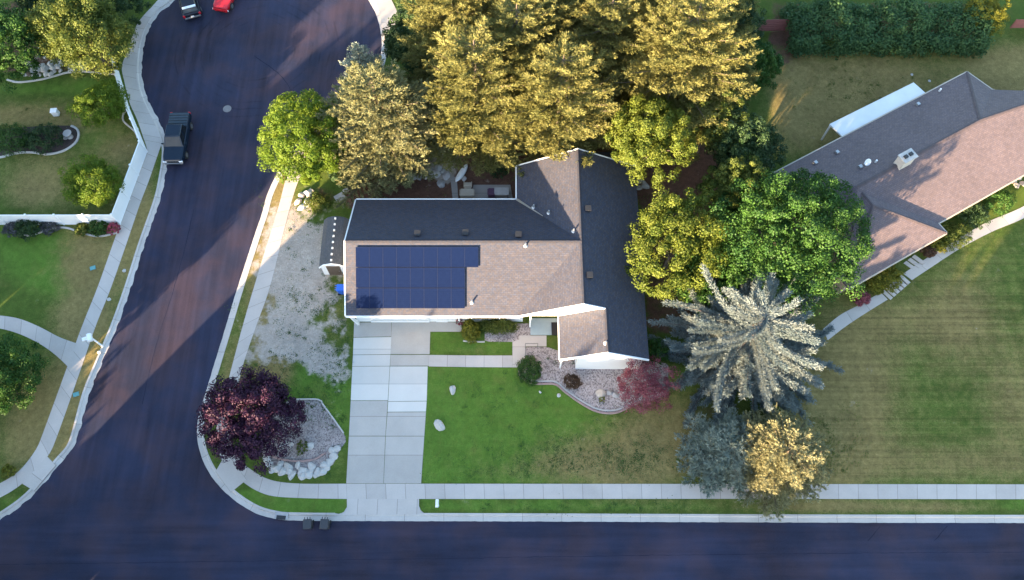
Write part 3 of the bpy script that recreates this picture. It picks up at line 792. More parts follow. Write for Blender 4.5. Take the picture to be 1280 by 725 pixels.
# roof vents
n_n = Vector((0, sl_, 1)).normalized(); n_e = Vector((.51, 0, 1)).normalized(); n_w = Vector((-.51, 0, 1)).normalized()
def vent(px_, py_, o, n, kind):
    q = ray_plane(px_, py_, Vector(o), n)
    m = hm()
    if kind == 'box':
        m.box(q + Vector((0, 0, .12)), (.42, .42, .26), 0, .85); m.box(q + Vector((0, 0, .27)), (.5, .5, .05))
        m.build('roof_vent', M['black'], house)
    else:
        m.tube([q - Vector((0, 0, .05)), q + Vector((0, 0, .38))], .07, 8); m.tube([q, q + Vector((0, 0, .08))], [.2, .1], 8)
        m.build('vent_pipe', M['steel'], house)
for a, b in ((522, 293), (582, 292), (648, 294.5)): vent(a, b, vJ, n_n, 'box')
for a, b, k in ((667, 259, 'p'), (686, 266, 'p'), (692, 297, 'p'), (717, 289, 'p')): vent(a, b, vJ, n_w, k)
for a, b, k in ((735, 262, 'box'), (737, 345, 'box')): vent(a, b, vJ, n_e, k)
vent(657, 307, south(0, 0), n_s, 'p'); vent(590, 378, south(0, 0), n_s, 'p')
vent(757, 429, (xFr, yFS, zFr), Vector((-(zFr - zE) / (xFr - xFw), 0, 1)).normalized(), 'p')

# ------------------------------------------------------------------ the shed
sb = P(418, 348, .12)
sx0, sx1, syS, syN = P(398, 335, 1.9).x, P(432.5, 335, 1.9).x, P(418, 332, 2.2).y, P(428, 272, 2.2).y
shed = thing('shed', 'narrow grey-roofed garden shed with brown door standing against the house', 'shed', ((sx0 + sx1) / 2, (syS + syN) / 2, .12))
SO = Vector(((sx0 + sx1) / 2, (syS + syN) / 2, .12))
zs0, zs1 = 1.75, 2.5; xm = (sx0 + sx1) / 2
m = MB(SO); m.prism([(sx0 + .12, syS + .12), (sx1 - .12, syS + .12), (sx1 - .12, syN - .1), (sx0 + .12, syN - .1)], .12, zs0)
m.face([(sx0 + .12, syS + .12, zs0), (sx1 - .12, syS + .12, zs0), (xm, syS + .12, zs1 - .1)])
m.build('wall', M['vinyl'], shed)
m = MB(SO)
prof = [(sx0, zs0), (sx0 + .45, zs0 + .52), (xm, zs1), (sx1 - .45, zs0 + .52), (sx1, zs0)]
for (xa_, za_), (xb_, zb_) in zip(prof[:-1], prof[1:]): m.slab([(xa_, syS, za_), (xb_, syS, zb_), (xb_, syN, zb_), (xa_, syN, za_)], .06, W_)
m.build('roof', M['shed_roof'], shed)
m = MB(SO)
for (xa_, za_), (xb_, zb_) in zip(prof[:-1], prof[1:]):
    m.face([(xa_, syS - .03, za_ + .02), (xb_, syS - .03, zb_ + .02), (xb_, syS - .03, zb_ - .14), (xa_, syS - .03, za_ - .14)])
    m.face([(xa_, syS - .03, za_ + .02), (xb_, syS - .03, zb_ + .02), (xb_, syS + .06, zb_ + .02), (xa_, syS + .06, za_ + .02)])
m.build('barge_board', M['white'], shed)
m = MB(SO); m.box((xm, syS + .1, 1.0), (1.15, .06, 1.7)); d = m.build('door', M['brown_door'], shed)
m = MB(SO); m.box((xm + .4, syS + .05, 1.0), (.05, .05, .14)); m.build('handle', M['chrome'], d)
for k in range(8):
    m = MB(SO); m.box((xm, syS + .35 + k * (syN - syS - .6) / 7, zs1 + .06), (.17, .17, .12), 0, .7); m.build('ridge_vent', M['white'], shed)

# ------------------------------------------------------------------ the neighbouring house
e0, r0 = 2.8, 5.2
Z = Vector((0, 0, 1))
S0, S1 = P(1176, 277, e0), P(1280, 218, e0)
ax = (S1 - S0).normalized(); pr = Vector((-ax.y, ax.x, 0))
N1 = P(1209, 90, e0); R1 = P(1225, 150, r0)
dep = (N1 - S0).dot(pr); hd = dep / 2
org = S0.copy()
def NB(a, p, z): q = org + ax * a + pr * p; return Vector((q.x, q.y, z))
a_r = (R1 - S0).dot(ax); p_r = (R1 - S0).dot(pr); a_n = (N1 - S0).dot(ax)
aW = (P(962, 214, e0) - S0).dot(ax)
aE = (P(1345, 180, e0) - S0).dot(ax)
nb = thing('house', 'neighbouring tan house with mauve shingle roof and brick chimney at the right', 'house', NB(-2, hd, .12))
NO = NB(-2, hd, .12)
slope_n = (r0 - e0) / p_r
RE = NB(a_r + 9, p_r - 1.2, e0 + slope_n * (p_r - 1.2))         # ridge of the east part, on the south plane
NE = P(1300, 127, e0); NE2 = NB(a_r + 12, p_r + 2.2, e0)
NE = Vector((NE.x, NE.y, e0))
m = MB(NO)
W0 = NB(aW, -.0, e0); W1 = NB(aW, dep, e0); WR = NB(aW + 4.0, p_r, r0)
m.slab([NB(aW, 0, e0), NB(aE, 0, e0), RE, R1, WR], .18, ax)                 # south-east slope
m.slab([WR, R1, N1, NB(aW, dep, e0)], .18, ax)                              # north-west slope
m.slab([NB(aW, 0, e0), WR, NB(aW, dep, e0)], .18, pr)                       # hip at the west end
m.slab([R1, RE, Vector((NE.x + 4, NE.y - 2.4, e0)), P(1262, 121, e0), P(1240, 112, e0), N1], .18, (NE - N1))
# front projection with a hip end
BE, BW = P(1183, 291, e0), P(1066, 367, e0)
be, bw = (BE - org).dot(ax), (BW - org).dot(ax); bp = (BE - org).dot(pr)
am = (be + bw) / 2; hw = (be - bw) / 2
zb = r0 - .25
pa = bp + hw * .88
APX = NB(am, pa, zb); pk = (zb - e0) / slope_n
RB = NB(am, max(pk, pa + .2), zb)
vb = lambda s_: NB(s_, 0.0, e0)
m.slab([NB(bw, bp, e0), NB(be, bp, e0), APX], .18, ax)
m.slab([NB(be, bp, e0), NB(be, .0, e0 + .03), RB, APX], .18, pr)
m.slab([NB(bw, bp, e0), APX, RB, NB(bw, .0, e0 + .03)], .18, pr)
m.build('roof', M['shingle_b'], nb)
for a, b in ((WR, R1), (R1, RE), (R1, N1), (APX, NB(be, bp, e0)), (APX, RB), (APX, NB(bw, bp, e0))):
    m = MB(NO); cap(m, a, b); m.build('ridge_cap', M['shingle_b'], nb)
m = MB(NO)
i_ = .45
m.prism([NB(aW + i_, i_, 0).xy, NB(aE - i_, i_, 0).xy, NB(aE - i_, p_r, 0).xy, NB(a_n - i_, dep - i_, 0).xy, NB(aW + i_, dep - i_, 0).xy], .12, e0 - .1)
m.prism([NB(bw + i_, bp + i_, 0).xy, NB(be - i_, bp + i_, 0).xy, NB(be - i_, i_ - .01, 0).xy, NB(bw + i_, i_ - .01, 0).xy], .12, e0 - .1)
m.prism([NB(a_n - i_ + .01, p_r + .01, 0).xy, NB(aE - i_, p_r + .01, 0).xy, NB(a_n + 5, dep - 3.6, 0).xy], .12, e0 - .12)
m.build('wall', M['tan_wall'], nb)
m = MB(NO)
def bar(m, a, b, w=.1, h=.14, dz=-.06):
    a, b = Vector(a), Vector(b); d = (b - a); m.box((a + b) / 2 + Vector((0, 0, dz)), (d.length, w, h), math.atan2(d.y, d.x))
for a, b in ((NB(aW, -.06, e0), NB(bw - .1, -.06, e0)), (NB(be + .1, -.06, e0), NB(aE, -.06, e0)), (NB(bw, bp - .06, e0), NB(be, bp - .06, e0)), (NB(be + .06, bp, e0), NB(be + .06, 0, e0)), (NB(aW, dep + .06, e0), N1 + pr * .06), (N1 + Vector((.03, .05, 0)), P(1240, 112, e0) + Vector((.03, .05, 0)))):
    m = MB(NO); bar(m, a, b); m.build('gutter', M['beige'], nb)
# chimney
q = ray_plane(1130, 205, R1, Vector((0, 0, 1)))
ca = (q - org).dot(ax)
cc = NB(ca, p_r - .05, 0); rz = math.atan2(ax.y, ax.x)
m = MB(NO); m.box((cc.x, cc.y, 5.4), (1.25, .8, 1.5), rz); ch = m.build('chimney', M['brickchim'], nb)
m = MB(NO); m.box((cc.x, cc.y, 6.2), (1.4, .95, .12), rz); m.build('chimney_cap', M['rock'], ch)
for k in (-.3, .25):
    m = MB(NO); p = cc + ax * k; m.box((p.x, p.y, 6.33), (.3, .3, .16), rz); m.build('flue', M['black'], ch)
n_nw = (pr * slope_n + Z).normalized()
n_nw = Vector((pr.x * (r0 - e0) / (dep - p_r), pr.y * (r0 - e0) / (dep - p_r), 1)).normalized()
def nvent(a, b, kind):
    q = ray_plane(a, b, R1, n_nw); m = MB(NO)
    if kind == 'dish':
        m.tube([q, q + Vector((0, 0, .4))], .035, 6); c = q + Vector((.05, -.1, .5)); d = Vector((.2, -.8, .6)).normalized()
        m.tube([c, c + d * .03, c + d * .1], [.1, .24, .32], 12); m.build('satellite_dish', M['white'], nb)
    elif kind == 'box':
        m.box(q + Vector((0, 0, .1)), (.35, .35, .24), rz, .8); m.build('roof_vent', M['steel'], nb)
    else:
        m.tube([q, q + Vector((0, 0, .35))], .08, 8); m.build('vent_pipe', M['white'], nb)
for a, b, k in ((1080, 205, 'dish'), (1094, 203, 'p'), (1019, 204, 'box'), (1046, 191, 'box'), (1174, 114, 'p'), (1147, 131, 'box'), (1075, 209, 'box')): nvent(a, b, k)
# white patio cover behind the neighbour's house
pc = [P(1037, 155, 2.4), P(1142, 103, 2.4), P(1160, 116, 2.6), P(1050, 171, 2.6)]
pc[2] = pc[1] - pr * 1.75 + Z * .2; pc[3] = pc[0] - pr * 1.75 + Z * .2
m = MB(NO); m.slab(pc, .16, ax); pcov = m.build('patio_cover', M['lid'], nb)
for p in (pc[0], pc[1], pc[0].lerp(pc[1], .5)):
    q = p - pr * .15; m = MB(NO); m.box((q.x, q.y, 1.22), (.14, .14, 2.2), rz); m.build('post', M['white'], pcov)
# windows on the front walls
for a_ in (be + 1.6, be + 4.6):
    c = NB(a_, i_ - .03, 1.6); m = MB(NO); m.box(c, (1.5, .08, 1.2), rz); w_ = m.build('window', M['white'], nb)
    c = NB(a_, i_ - .08, 1.6); m = MB(NO); m.box(c, (1.3, .04, 1.0), rz); m.build('pane', M['glass'], w_)
c = NB(be - 2.6, bp + i_ - .03, 1.25); m = MB(NO); m.box(c, (1.0, .08, 2.1), rz); d = m.build('front_door', M['brown_door'], nb)
# neighbour's path with two flights of steps
strip('front_path', [(1340, 240), (1280, 273), (1240, 290), (1200, 311), (1160, 337), (1139, 351)], [(1330, 225), (1280, 258), (1232, 279), (1190, 303), (1152, 327), (1128, 343)], M['walk_warm'], .15)
strip('front_path', [(1109, 375), (1080, 393), (1056, 409), (1034, 426)], [(1100, 366), (1075, 381), (1050, 394), (1028, 412)], M['walk_warm'], .135)
def steps(p0, p1, p2, n, label):
    """n treads between edge p0-p1 and going towards p2"""
    o0 = Vector(((p0 + p2) / 2).xy.to_3d()); t = thing('steps', label, 'steps', (o0.x, o0.y, .12))
    OO = Vector((o0.x, o0.y, .12))
    d = (p2 - p0) / n
    for k in range(n):
        a, b = p0 + d * (k + .06), p1 + d * (k + .06); c_, e_ = p1 + d * (k + .80), p0 + d * (k + .80)
        m = MB(OO); m.prism([a.xy, b.xy, c_.xy, e_.xy], .1, .16 + .03 * k); m.build('tread', M['walk_warm'], t)
    return t
steps(P(1112, 376), P(1101, 366), P(1137, 354), 6, 'flight of low concrete steps in the path beside the yellow shrub')
steps(P(1128, 330), P(1142, 340), P(1143, 319), 3, 'short pale steps at the corner of the mauve-roofed house')

# ------------------------------------------------------------------ white vinyl fence
def fence(name, pts, label, nsec, h=1.75, mat='vinyl', solid=True):
    o = Vector((pts[0][0], pts[0][1], .12)); t = thing(name, label, 'fence', o)
    for k in range(len(pts) - 1):
        a, b = Vector((*pts[k], 0)), Vector((*pts[k + 1], 0)); n = nsec[k]; d = (b - a) / n; rz = math.atan2(d.y, d.x)
        for i in range(n + (1 if k == len(pts) - 2 else 0)):
            p = a + d * i
            m = MB(o); m.box((p.x, p.y, .12 + (h + .1) / 2), (.13, .13, h + .1), rz); po = m.build('post', M[mat], t)
            m = MB(o); m.box((p.x, p.y, .12 + h + .13), (.17, .17, .06), rz, .5); m.build('post_cap', M[mat], po)
        for i in range(n):
            p, q = a + d * i, a + d * (i + 1); c = (p + q) / 2; L = (q - p).length - .13
            m = MB(o)
            m.box((c.x, c.y, .12 + h - .06), (L, .07, .14), rz); m.box((c.x, c.y, .12 + .12), (L, .07, .14), rz)
            nb_ = int(L / .15)
            for j in range(nb_):
                s_ = (j + .5) / nb_ - .5; e = d.normalized() * (L * s_)
                m.box((c.x + e.x, c.y + e.y, .12 + h / 2), (L / nb_ - .008, .035, h - .1), rz)
            m.build('panel', M[mat], t)
    return t
fp = [tuple(P(a, b, .12).xy) for a, b in ((-60, 281), (150.5, 280.5), (184, 190))]
fp2 = [tuple(P(a, b, .12).xy) for a, b in ((184, 190), (161, 134), (146.5, 82))]
fence('fence', fp, 'white vinyl privacy fence with right angle corner along the left pavement', [6, 3])
fence('fence', fp2, 'white vinyl fence running up to the cul-de-sac behind two trees', [2, 2], 1.6)
# red timber fences at the back
def slatfence(a, b, label, h=1.6):
    o = Vector((a.x, a.y, .12)); t = thing('fence', label, 'fence', o); d = b - a; L = d.length; rz = math.atan2(d.y, d.x); n = max(1, int(L / 1.6))
    for k in range(n + 1):
        p = a + d * (k / n); m = MB(o); m.box((p.x, p.y, .12 + h / 2), (.1, .1, h), rz); m.build('post', M['redwood'], t)
    m = MB(o)
    for j in range(6):
        c = (a + b) / 2; m.box((c.x, c.y - .07, .2 + j * h / 6 + .1), (L, .03, h / 6 - .03), rz)
    m.build('boards', M['redwood'], t)
slatfence(P(941, 40), P(980, 39), 'dark red timber fence section behind the bushes left of the long hedge')
slatfence(P(1262, 36), P(1330, 36), 'pinkish red timber fence at the right end of the long hedge', 1.2)

# ------------------------------------------------------------------ vehicles
def vehicle(name, label, cat, loc, rz, paint, L, W, prof, cabin, bed=None, rack=False, plate='rear'):
    """prof: lower body stations (y, half width, z of the top edge); cabin: (y0 rear foot, y1 rear top, y2 front top, y3 front foot, z belt, z roof); +y is forward"""
    t = thing(name, label, cat, loc, rz)
    m = MB(); rings = []
    for y, hw_, zt in prof:
        zb_ = .32 if abs(y) < L / 2 - .25 else .42
        rings.append([(-hw_ * .92, y, zb_), (-hw_, y, zb_ + .2), (-hw_, y, zt - .22), (-hw_ * .95, y, zt - .05), (-hw_ * .82, y, zt), (hw_ * .82, y, zt), (hw_ * .95, y, zt - .05), (hw_, y, zt - .22), (hw_, y, zb_ + .2), (hw_ * .92, y, zb_)])
    m.loft(rings); body = m.build('body', paint, t, smooth=False, bevel=.02)
    y0, y1, y2, y3, zb_, zr_ = cabin; w0, w1 = W * .45, W * .365
    m = MB()
    A = [(-w0, y0, zb_ - .02), (w0, y0, zb_ - .02), (w0, y3, zb_ - .02), (-w0, y3, zb_ - .02)]
    Bt = [(-w1, y1, zr_ - .07), (w1, y1, zr_ - .07), (w1, y2, zr_ - .07), (-w1, y2, zr_ - .07)]
    Ct = [(-w1 * .9, y1 + .1, zr_), (w1 * .9, y1 + .1, zr_), (w1 * .9, y2 - .12, zr_), (-w1 * .9, y2 - .12, zr_)]
    m.loft([A, Bt, Ct]); m.build('cabin', paint, t, bevel=.02)
    def pane(name_, q, par=t):
        q = [Vector(p) for p in q]; n = (q[1] - q[0]).cross(q[3] - q[0]).normalized(); c = sum(q, Vector()) / 4
        if n.dot(c - Vector((0, (y0 + y3) / 2, zb_))) < 0: n = -n
        q2 = [c + (p - c) * .86 + n * .012 for p in q]; m_ = MB(); m_.face(q2); m_.face(q2[::-1]); return m_.build(name_, M['glass'], par)
    pane('windshield', [A[3], A[2], Bt[2], Bt[3]]); pane('rear_window', [A[0], A[1], Bt[1], Bt[0]])
    for s_ in (-1, 1):
        i, j = (0, 3) if s_ < 0 else (1, 2)
        ym, yt = (y0 + y3) / 2, (y1 + y2) / 2
        xm_, xt = A[i][0], Bt[i][0]
        pane('side_window', [A[i], (xm_, ym - .05, zb_ - .02), (xt, yt - .05, zr_ - .07), Bt[i]]); pane('side_window', [(xm_, ym + .05, zb_ - .02), A[j], Bt[j], (xt, yt + .05, zr_ - .07)])
        m = MB(); m.box((s_ * (W / 2 + .09), y3 - .35, zb_ + .05), (.2, .1, .14)); m.build('mirror', paint, t, bevel=.02)
        zf = prof[-2][2]; m = MB(); m.box((s_ * W * .37, L / 2 - .03, zf - .2), (.34, .1, .17)); m.build('headlight', M['lamp'], t, bevel=.02)
        zk = prof[1][2]; m = MB(); m.box((s_ * W * .42, -L / 2 + .03, zk - .22), (.2, .1, .3)); m.build('tail_light', M['tail'], t, bevel=.02)
        for y_ in (-L * .29, L * .31):
            m = MB(); r_ = .36
            m.tube([(s_ * (W / 2 - .24), y_, r_), (s_ * (W / 2 + .015), y_, r_)], r_, 18); w_ = m.build('wheel', M['tyre'], t)
            m = MB(); m.tube([(s_ * (W / 2 - .1), y_, r_), (s_ * (W / 2 + .03), y_, r_)], r_ * .62, 12); m.build('rim', M['rim'], w_)
    m = MB(); m.box((0, L / 2 - .01, .52), (W * .86, .14, .2)); m.build('front_bumper', M['chrome'] if bed else paint, t, bevel=.03)
    m = MB(); m.box((0, L / 2 - .02, prof[-2][2] - .2), (W * .42, .1, .2)); m.build('grille', M['black'], t, bevel=.02)
    m = MB(); m.box((0, -L / 2 + .01, .55), (W * .86, .14, .2)); m.build('rear_bumper', M['chrome'] if not bed else paint, t, bevel=.03)
    m = MB(); m.box((0, -L / 2 - .07, .72), (.32, .03, .16)); m.build('licence_plate', M['plate'], t)
    if bed:
        b0, b1, zb2 = bed
        m = MB(); n = 5
        for k in range(n):
            y_ = b0 + (b1 - b0) * (k + .5) / n; d = (b1 - b0) / n
            m.box((0, y_, zb2 + .03), (W * .9, d * .8, .07))
        m.build('bed_cover', M['cover'], t, bevel=.02)
        m = MB(); m.box((0, (b0 + b1) / 2, zb2 - .005), (W * .88, b1 - b0, .03)); m.build('bed_seal', M['black'], t)
    if rack:
        m = MB(); m.box((0, y1 - .02, zr_ - .03), (W * .72, .28, .06)); m.build('spoiler', M['plate'], t, bevel=.02)
    return t
a, b = P(218, 206, .4), P(226, 141, .9); mid = (a + b) / 2
hd_ = math.atan2(-(a.x - b.x), (a.y - b.y))
vehicle('pickup_truck', 'dark blue pickup truck with ribbed bed cover parked by left kerb', 'truck', (mid.x, mid.y, .02), hd_, M['car_blue'], 5.3, 1.95,
        [(-2.65, .88, 1.0), (-2.55, .95, 1.12), (-.6, .97, 1.13), (.2, .97, 1.1), (.9, .97, 1.1), (1.2, .96, 1.12), (2.2, .93, 1.05), (2.55, .86, .98), (2.65, .78, .85)], (-.95, -.8, .55, 1.25, 1.1, 1.82), bed=(-2.5, -.98, 1.13))
a = P(241, 21, .6)
vehicle('parked_car', 'black hatchback seen from behind at the top of the cul-de-sac', 'car', (a.x - .75, a.y + 2.1, .02), R(20), M['car_black'], 4.5, 1.85,
        [(-2.25, .82, .95), (-2.15, .90, 1.05), (-.6, .925, 1.02), (.8, .92, .98), (1.0, .91, .98), (1.95, .86, .85), (2.2, .76, .72), (2.25, .7, .66)], (-2.1, -1.75, .2, 1.05, .98, 1.52), rack=True)
a = P(277, 11, .5)
vehicle('parked_car', 'bright red car facing the camera at the top edge of the cul-de-sac', 'car', (a.x + .35, a.y + 1.95, .02), R(180 - 12), M['car_red'], 4.3, 1.8,
        [(-2.15, .8, .85), (-2.05, .88, .95), (-.9, .9, .95), (.7, .9, .92), (.95, .89, .92), (1.8, .84, .8), (2.08, .74, .68), (2.15, .66, .6)], (-1.7, -1.0, .1, .95, .9, 1.36))

# ------------------------------------------------------------------ bins, mailboxes, small street things
def wheelie_bin(name, label, loc, rz, mat, group=None):
    t = thing(name, label, 'bin', loc, rz, group)
    m = MB(); m.loft([[(-.24, -.27, .06), (.24, -.27, .06), (.24, .24, .06), (-.24, .24, .06)], [(-.31, -.36, .98), (.31, -.36, .98), (.31, .34, .98), (-.31, .34, .98)]]); m.build('body', mat, t, bevel=.03)
    m = MB(); m.loft([[(-.33, -.4, .98), (.33, -.4, .98), (.33, .36, .98), (-.33, .36, .98)], [(-.29, -.34, 1.07), (.29, -.34, 1.07), (.29, .3, 1.07), (-.29, .3, 1.07)]]); m.build('lid', mat, t, bevel=.02)
    for x in (-.2, 0, .2):
        m = MB(); m.box((x, .42, 1.0), (.05, .16, .05)); m.build('handle', mat, t)
    for s_ in (-1, 1):
        m = MB(); m.tube([(s_ * .22, .27, .13), (s_ * .3, .27, .13)], .13, 12); m.build('wheel', M['tyre'], t)
    return t
a = P(386, 656, .5); wheelie_bin('wheelie_bin', 'left dark wheelie bin in the gutter beside the storm drain', (a.x, a.y, .02), R(4), M['bin'])
a = P(407, 656, .5); wheelie_bin('wheelie_bin', 'right dark wheelie bin in the gutter beside the driveway apron', (a.x, a.y, .02), R(-3), M['bin'])
a = P(427, 362, .7); wheelie_bin('recycling_bin', 'bright blue recycling bin in front of the shed by the house wall', (a.x, a.y, .13), R(90), M['blue'])
a = P(548, 632, .1); t = thing('mailbox', 'white mailbox on a post in the front grass strip', 'mailbox', (a.x, a.y, .12))
m = MB(); m.box((0, 0, .55), (.12, .12, 1.1)); m.build('post', M['white'], t)
m = MB(); r_ = [(math.cos(R(k)) * .12, math.sin(R(k)) * .12) for k in range(0, 181, 30)]
m.loft([[(x, y, z + 1.2) for x, z in [(.12, -.1), (-.12, -.1)][:0] + r_ + [(-.12, -.1), (.12, -.1)]] for y in (-.3, .28)]); m.build('box', M['white'], t)
a = P(122, 428, .2); t = thing('mailbox', 'large white double mailbox leaning over the left pavement', 'mailbox', (a.x, a.y, .12), R(20))
m = MB(); m.tube([(.35, -.5, 0), (0, 0, 1.15)], .07, 6); m.build('post', M['white'], t)
m = MB(); m.loft([[(x - .1, y, z + 1.3) for x, z in [(p[0] * 1.7, p[1] * 1.7) for p in r_] + [(-.2, -.15), (.2, -.15)]] for y in (-.32, .32)]); m.build('box', M['white'], t)
m = MB(); m.box((-.48, .05, 1.25), (.4, .3, .12)); m.build('newspaper_tray', M['white'], t)
def disc(name, label, cat, px_, py_, r, mat, z, h=.02, n=20):
    a = P(px_, py_, z); m = MB((a.x, a.y, z)); m.tube([(a.x, a.y, z), (a.x, a.y, z + h)], r, n); return tag(m.build(name, mat), label, cat)
t = thing('manhole_cover', 'round manhole cover in the asphalt of the cul-de-sac', 'manhole cover', P(284, 136, .02))
m = MB(); m.tube([(0, 0, 0), (0, 0, .012)], .40, 24); m.build('rim', M['iron'], t)
m = MB(); m.tube([(0, 0, .0), (0, 0, .022)], .33, 24); m.build('lid', M['iron'], t)
for px_, py_, nm, lb, mt in ((95, 493, 'meter_box', 'teal utility lid in the left grass strip beside the kerb', 'teal'), (116, 335, 'meter_box', 'small blue green utility lid in dry lawn below white fence', 'teal')):
    a = P(px_, py_, .13); m = MB((a.x, a.y, .12)); m.box((a.x, a.y, .15), (.5, .38, .07), R(20), .9); tag(m.build(nm, M[mt], bevel=.02), lb, 'utility lid')
a = P(71, 143, .13); t = thing('utility_box', 'white utility box standing on dry lawn above the round shrubs', 'utility box', (a.x, a.y, .12), R(6))
m = MB(); m.box((0, 0, .3), (.55, .45, .6)); m.build('body', M['white'], t, bevel=.02); m = MB(); m.box((0, 0, .63), (.62, .52, .06)); m.build('lid', M['white'], t, bevel=.02)
# storm drain inlet
a = P(352, 645, .1); t = thing('storm_drain', 'dark storm drain opening in the kerb left of two bins', 'storm drain', (a.x, a.y, .02), R(-4))
m = MB(); m.box((0, .02, .13), (1.0, .5, .05)); m.build('inlet_slab', M['rock_grey'], t); m = MB(); m.box((0, -.12, .135), (.72, .3, .06)); m.build('opening', M['black'], t)

# ------------------------------------------------------------------ rocks
def rockmesh(seed, flat=.7):
    rg = random.Random(seed); import bmesh
    bm = bmesh.new(); bmesh.ops.create_icosphere(bm, subdivisions=2, radius=1)
    pl = [(Vector((rg.uniform(-1, 1), rg.uniform(-1, 1), rg.uniform(-.4, 1))).normalized(), rg.uniform(.5, .8)) for _ in range(9)]
    for v in bm.verts:
        for n_, d in pl:
            k = v.co.dot(n_)
            if k > d: v.co -= n_ * (k - d)
        v.co += Vector((rg.uniform(-1, 1), rg.uniform(-1, 1), rg.uniform(-1, 1))) * .04
        v.co.z = v.co.z * flat + .25
    me = bpy.data.meshes.new('boulder'); bm.to_mesh(me); bm.free(); return me
RM = [rockmesh(k) for k in range(6)]
def rock(px_, py_, r, label, group=None, mat='rock', name='boulder', k=None, rx=1.0, z=.12, rz=None):
    me = random.choice(RM) if k is None else RM[k]
    if not me.materials: me.materials.append(M['rock'])
    o = bpy.data.objects.new(name, me); COL.objects.link(o)
    a = P(px_, py_, z + r * .3); o.location = (a.x, a.y, z); o.rotation_euler = (0, 0, random.uniform(0, 6) if rz is None else rz); o.scale = (r * rx, r, r * .8)
    o.material_slots[0].link = 'OBJECT'; o.material_slots[0].material = M[mat]
    return tag(o, label, 'boulder' if name == 'boulder' else 'stone', group)
rock(566, 487, .48, 'pale pointed boulder on the front lawn nearer the path', rx=.8)
rock(549, 531, .62, 'larger grey white boulder on the front lawn beside driveway', rx=.7)
rock(750, 493, .5, 'round cream boulder in the front gravel bed below the gable', mat='rock_tan', k=1)
rock(763, 491, .3, 'small grey stone right beside the round cream boulder', mat='rock_grey', name='garden_stone')
rock(770, 494, .32, 'small grey stone between cream boulder and the red maple', mat='rock_grey', name='garden_stone')
rock(675, 490, .14, 'tiny white stone on the lawn edge below the round green shrub', name='garden_stone', k=2)
rock(698.5, 494, .2, 'small white stone on the lawn right at the bend of the bed edging', name='garden_stone', k=3)
rock(709, 486, .1, 'tiny pale stone left below the brown bush', name='garden_stone', k=2)
cw = [(337, 580), (345, 585), (341, 588), (351, 580), (352, 589), (361, 587), (365, 593), (360, 583), (376, 588), (378, 594), (371, 581), (390, 584), (396, 591), (386, 592), (403, 589), (405, 580), (412, 577), (408, 584), (417, 570), (421, 561), (415, 563), (334, 574)]
for x, y in cw: rock(x + random.uniform(-1, 1), y, random.uniform(.30, .46), 'white boulder in the low wall round the corner gravel bed', 'white boulders round the corner bed', rx=random.uniform(1, 1.45))
rock(386, 557, .42, 'single pale boulder in the middle of the corner gravel bed', mat='rock')
rock(355, 556, .36, 'pale flat rock under the edge of the dark purple tree', rx=1.4)
rock(364, 556, .25, 'small pale rock right of the flat one by the purple tree')
for k in range(44):
    x = 25 + 78 * random.random(); y = 94 - (x - 20) * .11 + random.uniform(-13, 3)
    rock(x, y, random.uniform(.2, .42), 'white rock in the planted bank below the upper left trees', 'white rocks on the upper left bank', rx=random.uniform(.9, 1.4))
for x, y, r in ((52, 60, .45), (58, 64, .4), (63, 68, .45), (56, 70, .3), (66, 76, .25)): rock(x, y, r, 'pale rock in the gap between the two upper left trees', 'pale rocks between the upper left trees')
bw_ = [(458, 216), (466, 213), (475, 214), (484, 216), (493, 217), (501, 217), (508, 219), (516, 220), (524, 220), (532, 221), (540, 219), (547, 217), (553, 214), (558, 219), (538, 213), (548, 210)]
for x, y in bw_: rock(x, y, random.uniform(.28, .5), 'grey white boulder in the row behind the house', 'boulders in a row behind the house', mat='rock' if random.random() < .7 else 'rock_grey', rx=random.uniform(1, 1.35))
rock(551, 229, .48, 'single round grey boulder standing in front of the row behind the house', mat='rock_grey')
rock(580, 223, .3, 'grey stone beside the long white board', mat='rock_grey', name='garden_stone')
for x, y, r in ((376, 243, .32), (384, 240, .4), (387, 246, .35), (383, 253, .45), (372, 252, .35), (377, 259, .4), (388, 238, .3)): rock(x, y, r, 'pale rock in the loose pile beside the lime green tree', 'loose rock pile by the lime tree', mat='rock_tan' if r < .36 else 'rock', rx=1.3)
for x, y, r in ((800, 225, .35), (806, 231, .4), (799, 234, .3)): rock(x, y, r, 'pale stone on the bare soil east of the dark roof', 'pale stones east of the house', mat='rock_grey', rx=1.4)
for x, y, lb in ((136, 374, 'white scrap of stone on the left grass strip near the kerb, upper one'), (123.5, 439.5, 'white stone on the left grass strip just below the mailbox'), (155, 338, 'white stone by the left kerb beside the sunlit road')): rock(x, y, .2, lb, name='garden_stone')
for x, y, lb in ((1140, 93, 'tiny white stone on the lawn behind patio cover, left one'), (1162, 101, 'tiny white stone on the lawn between patio cover and roof corner')): rock(x, y, .16, lb, name='garden_stone')
for x, y in ((1268, 226), (1274, 222), (1279, 229), (1272, 231)): rock(x, y, .35, 'tan rock at the right end of the shrubs below the mauve roof', 'tan rocks by the mauve roof', mat='rock_tan')

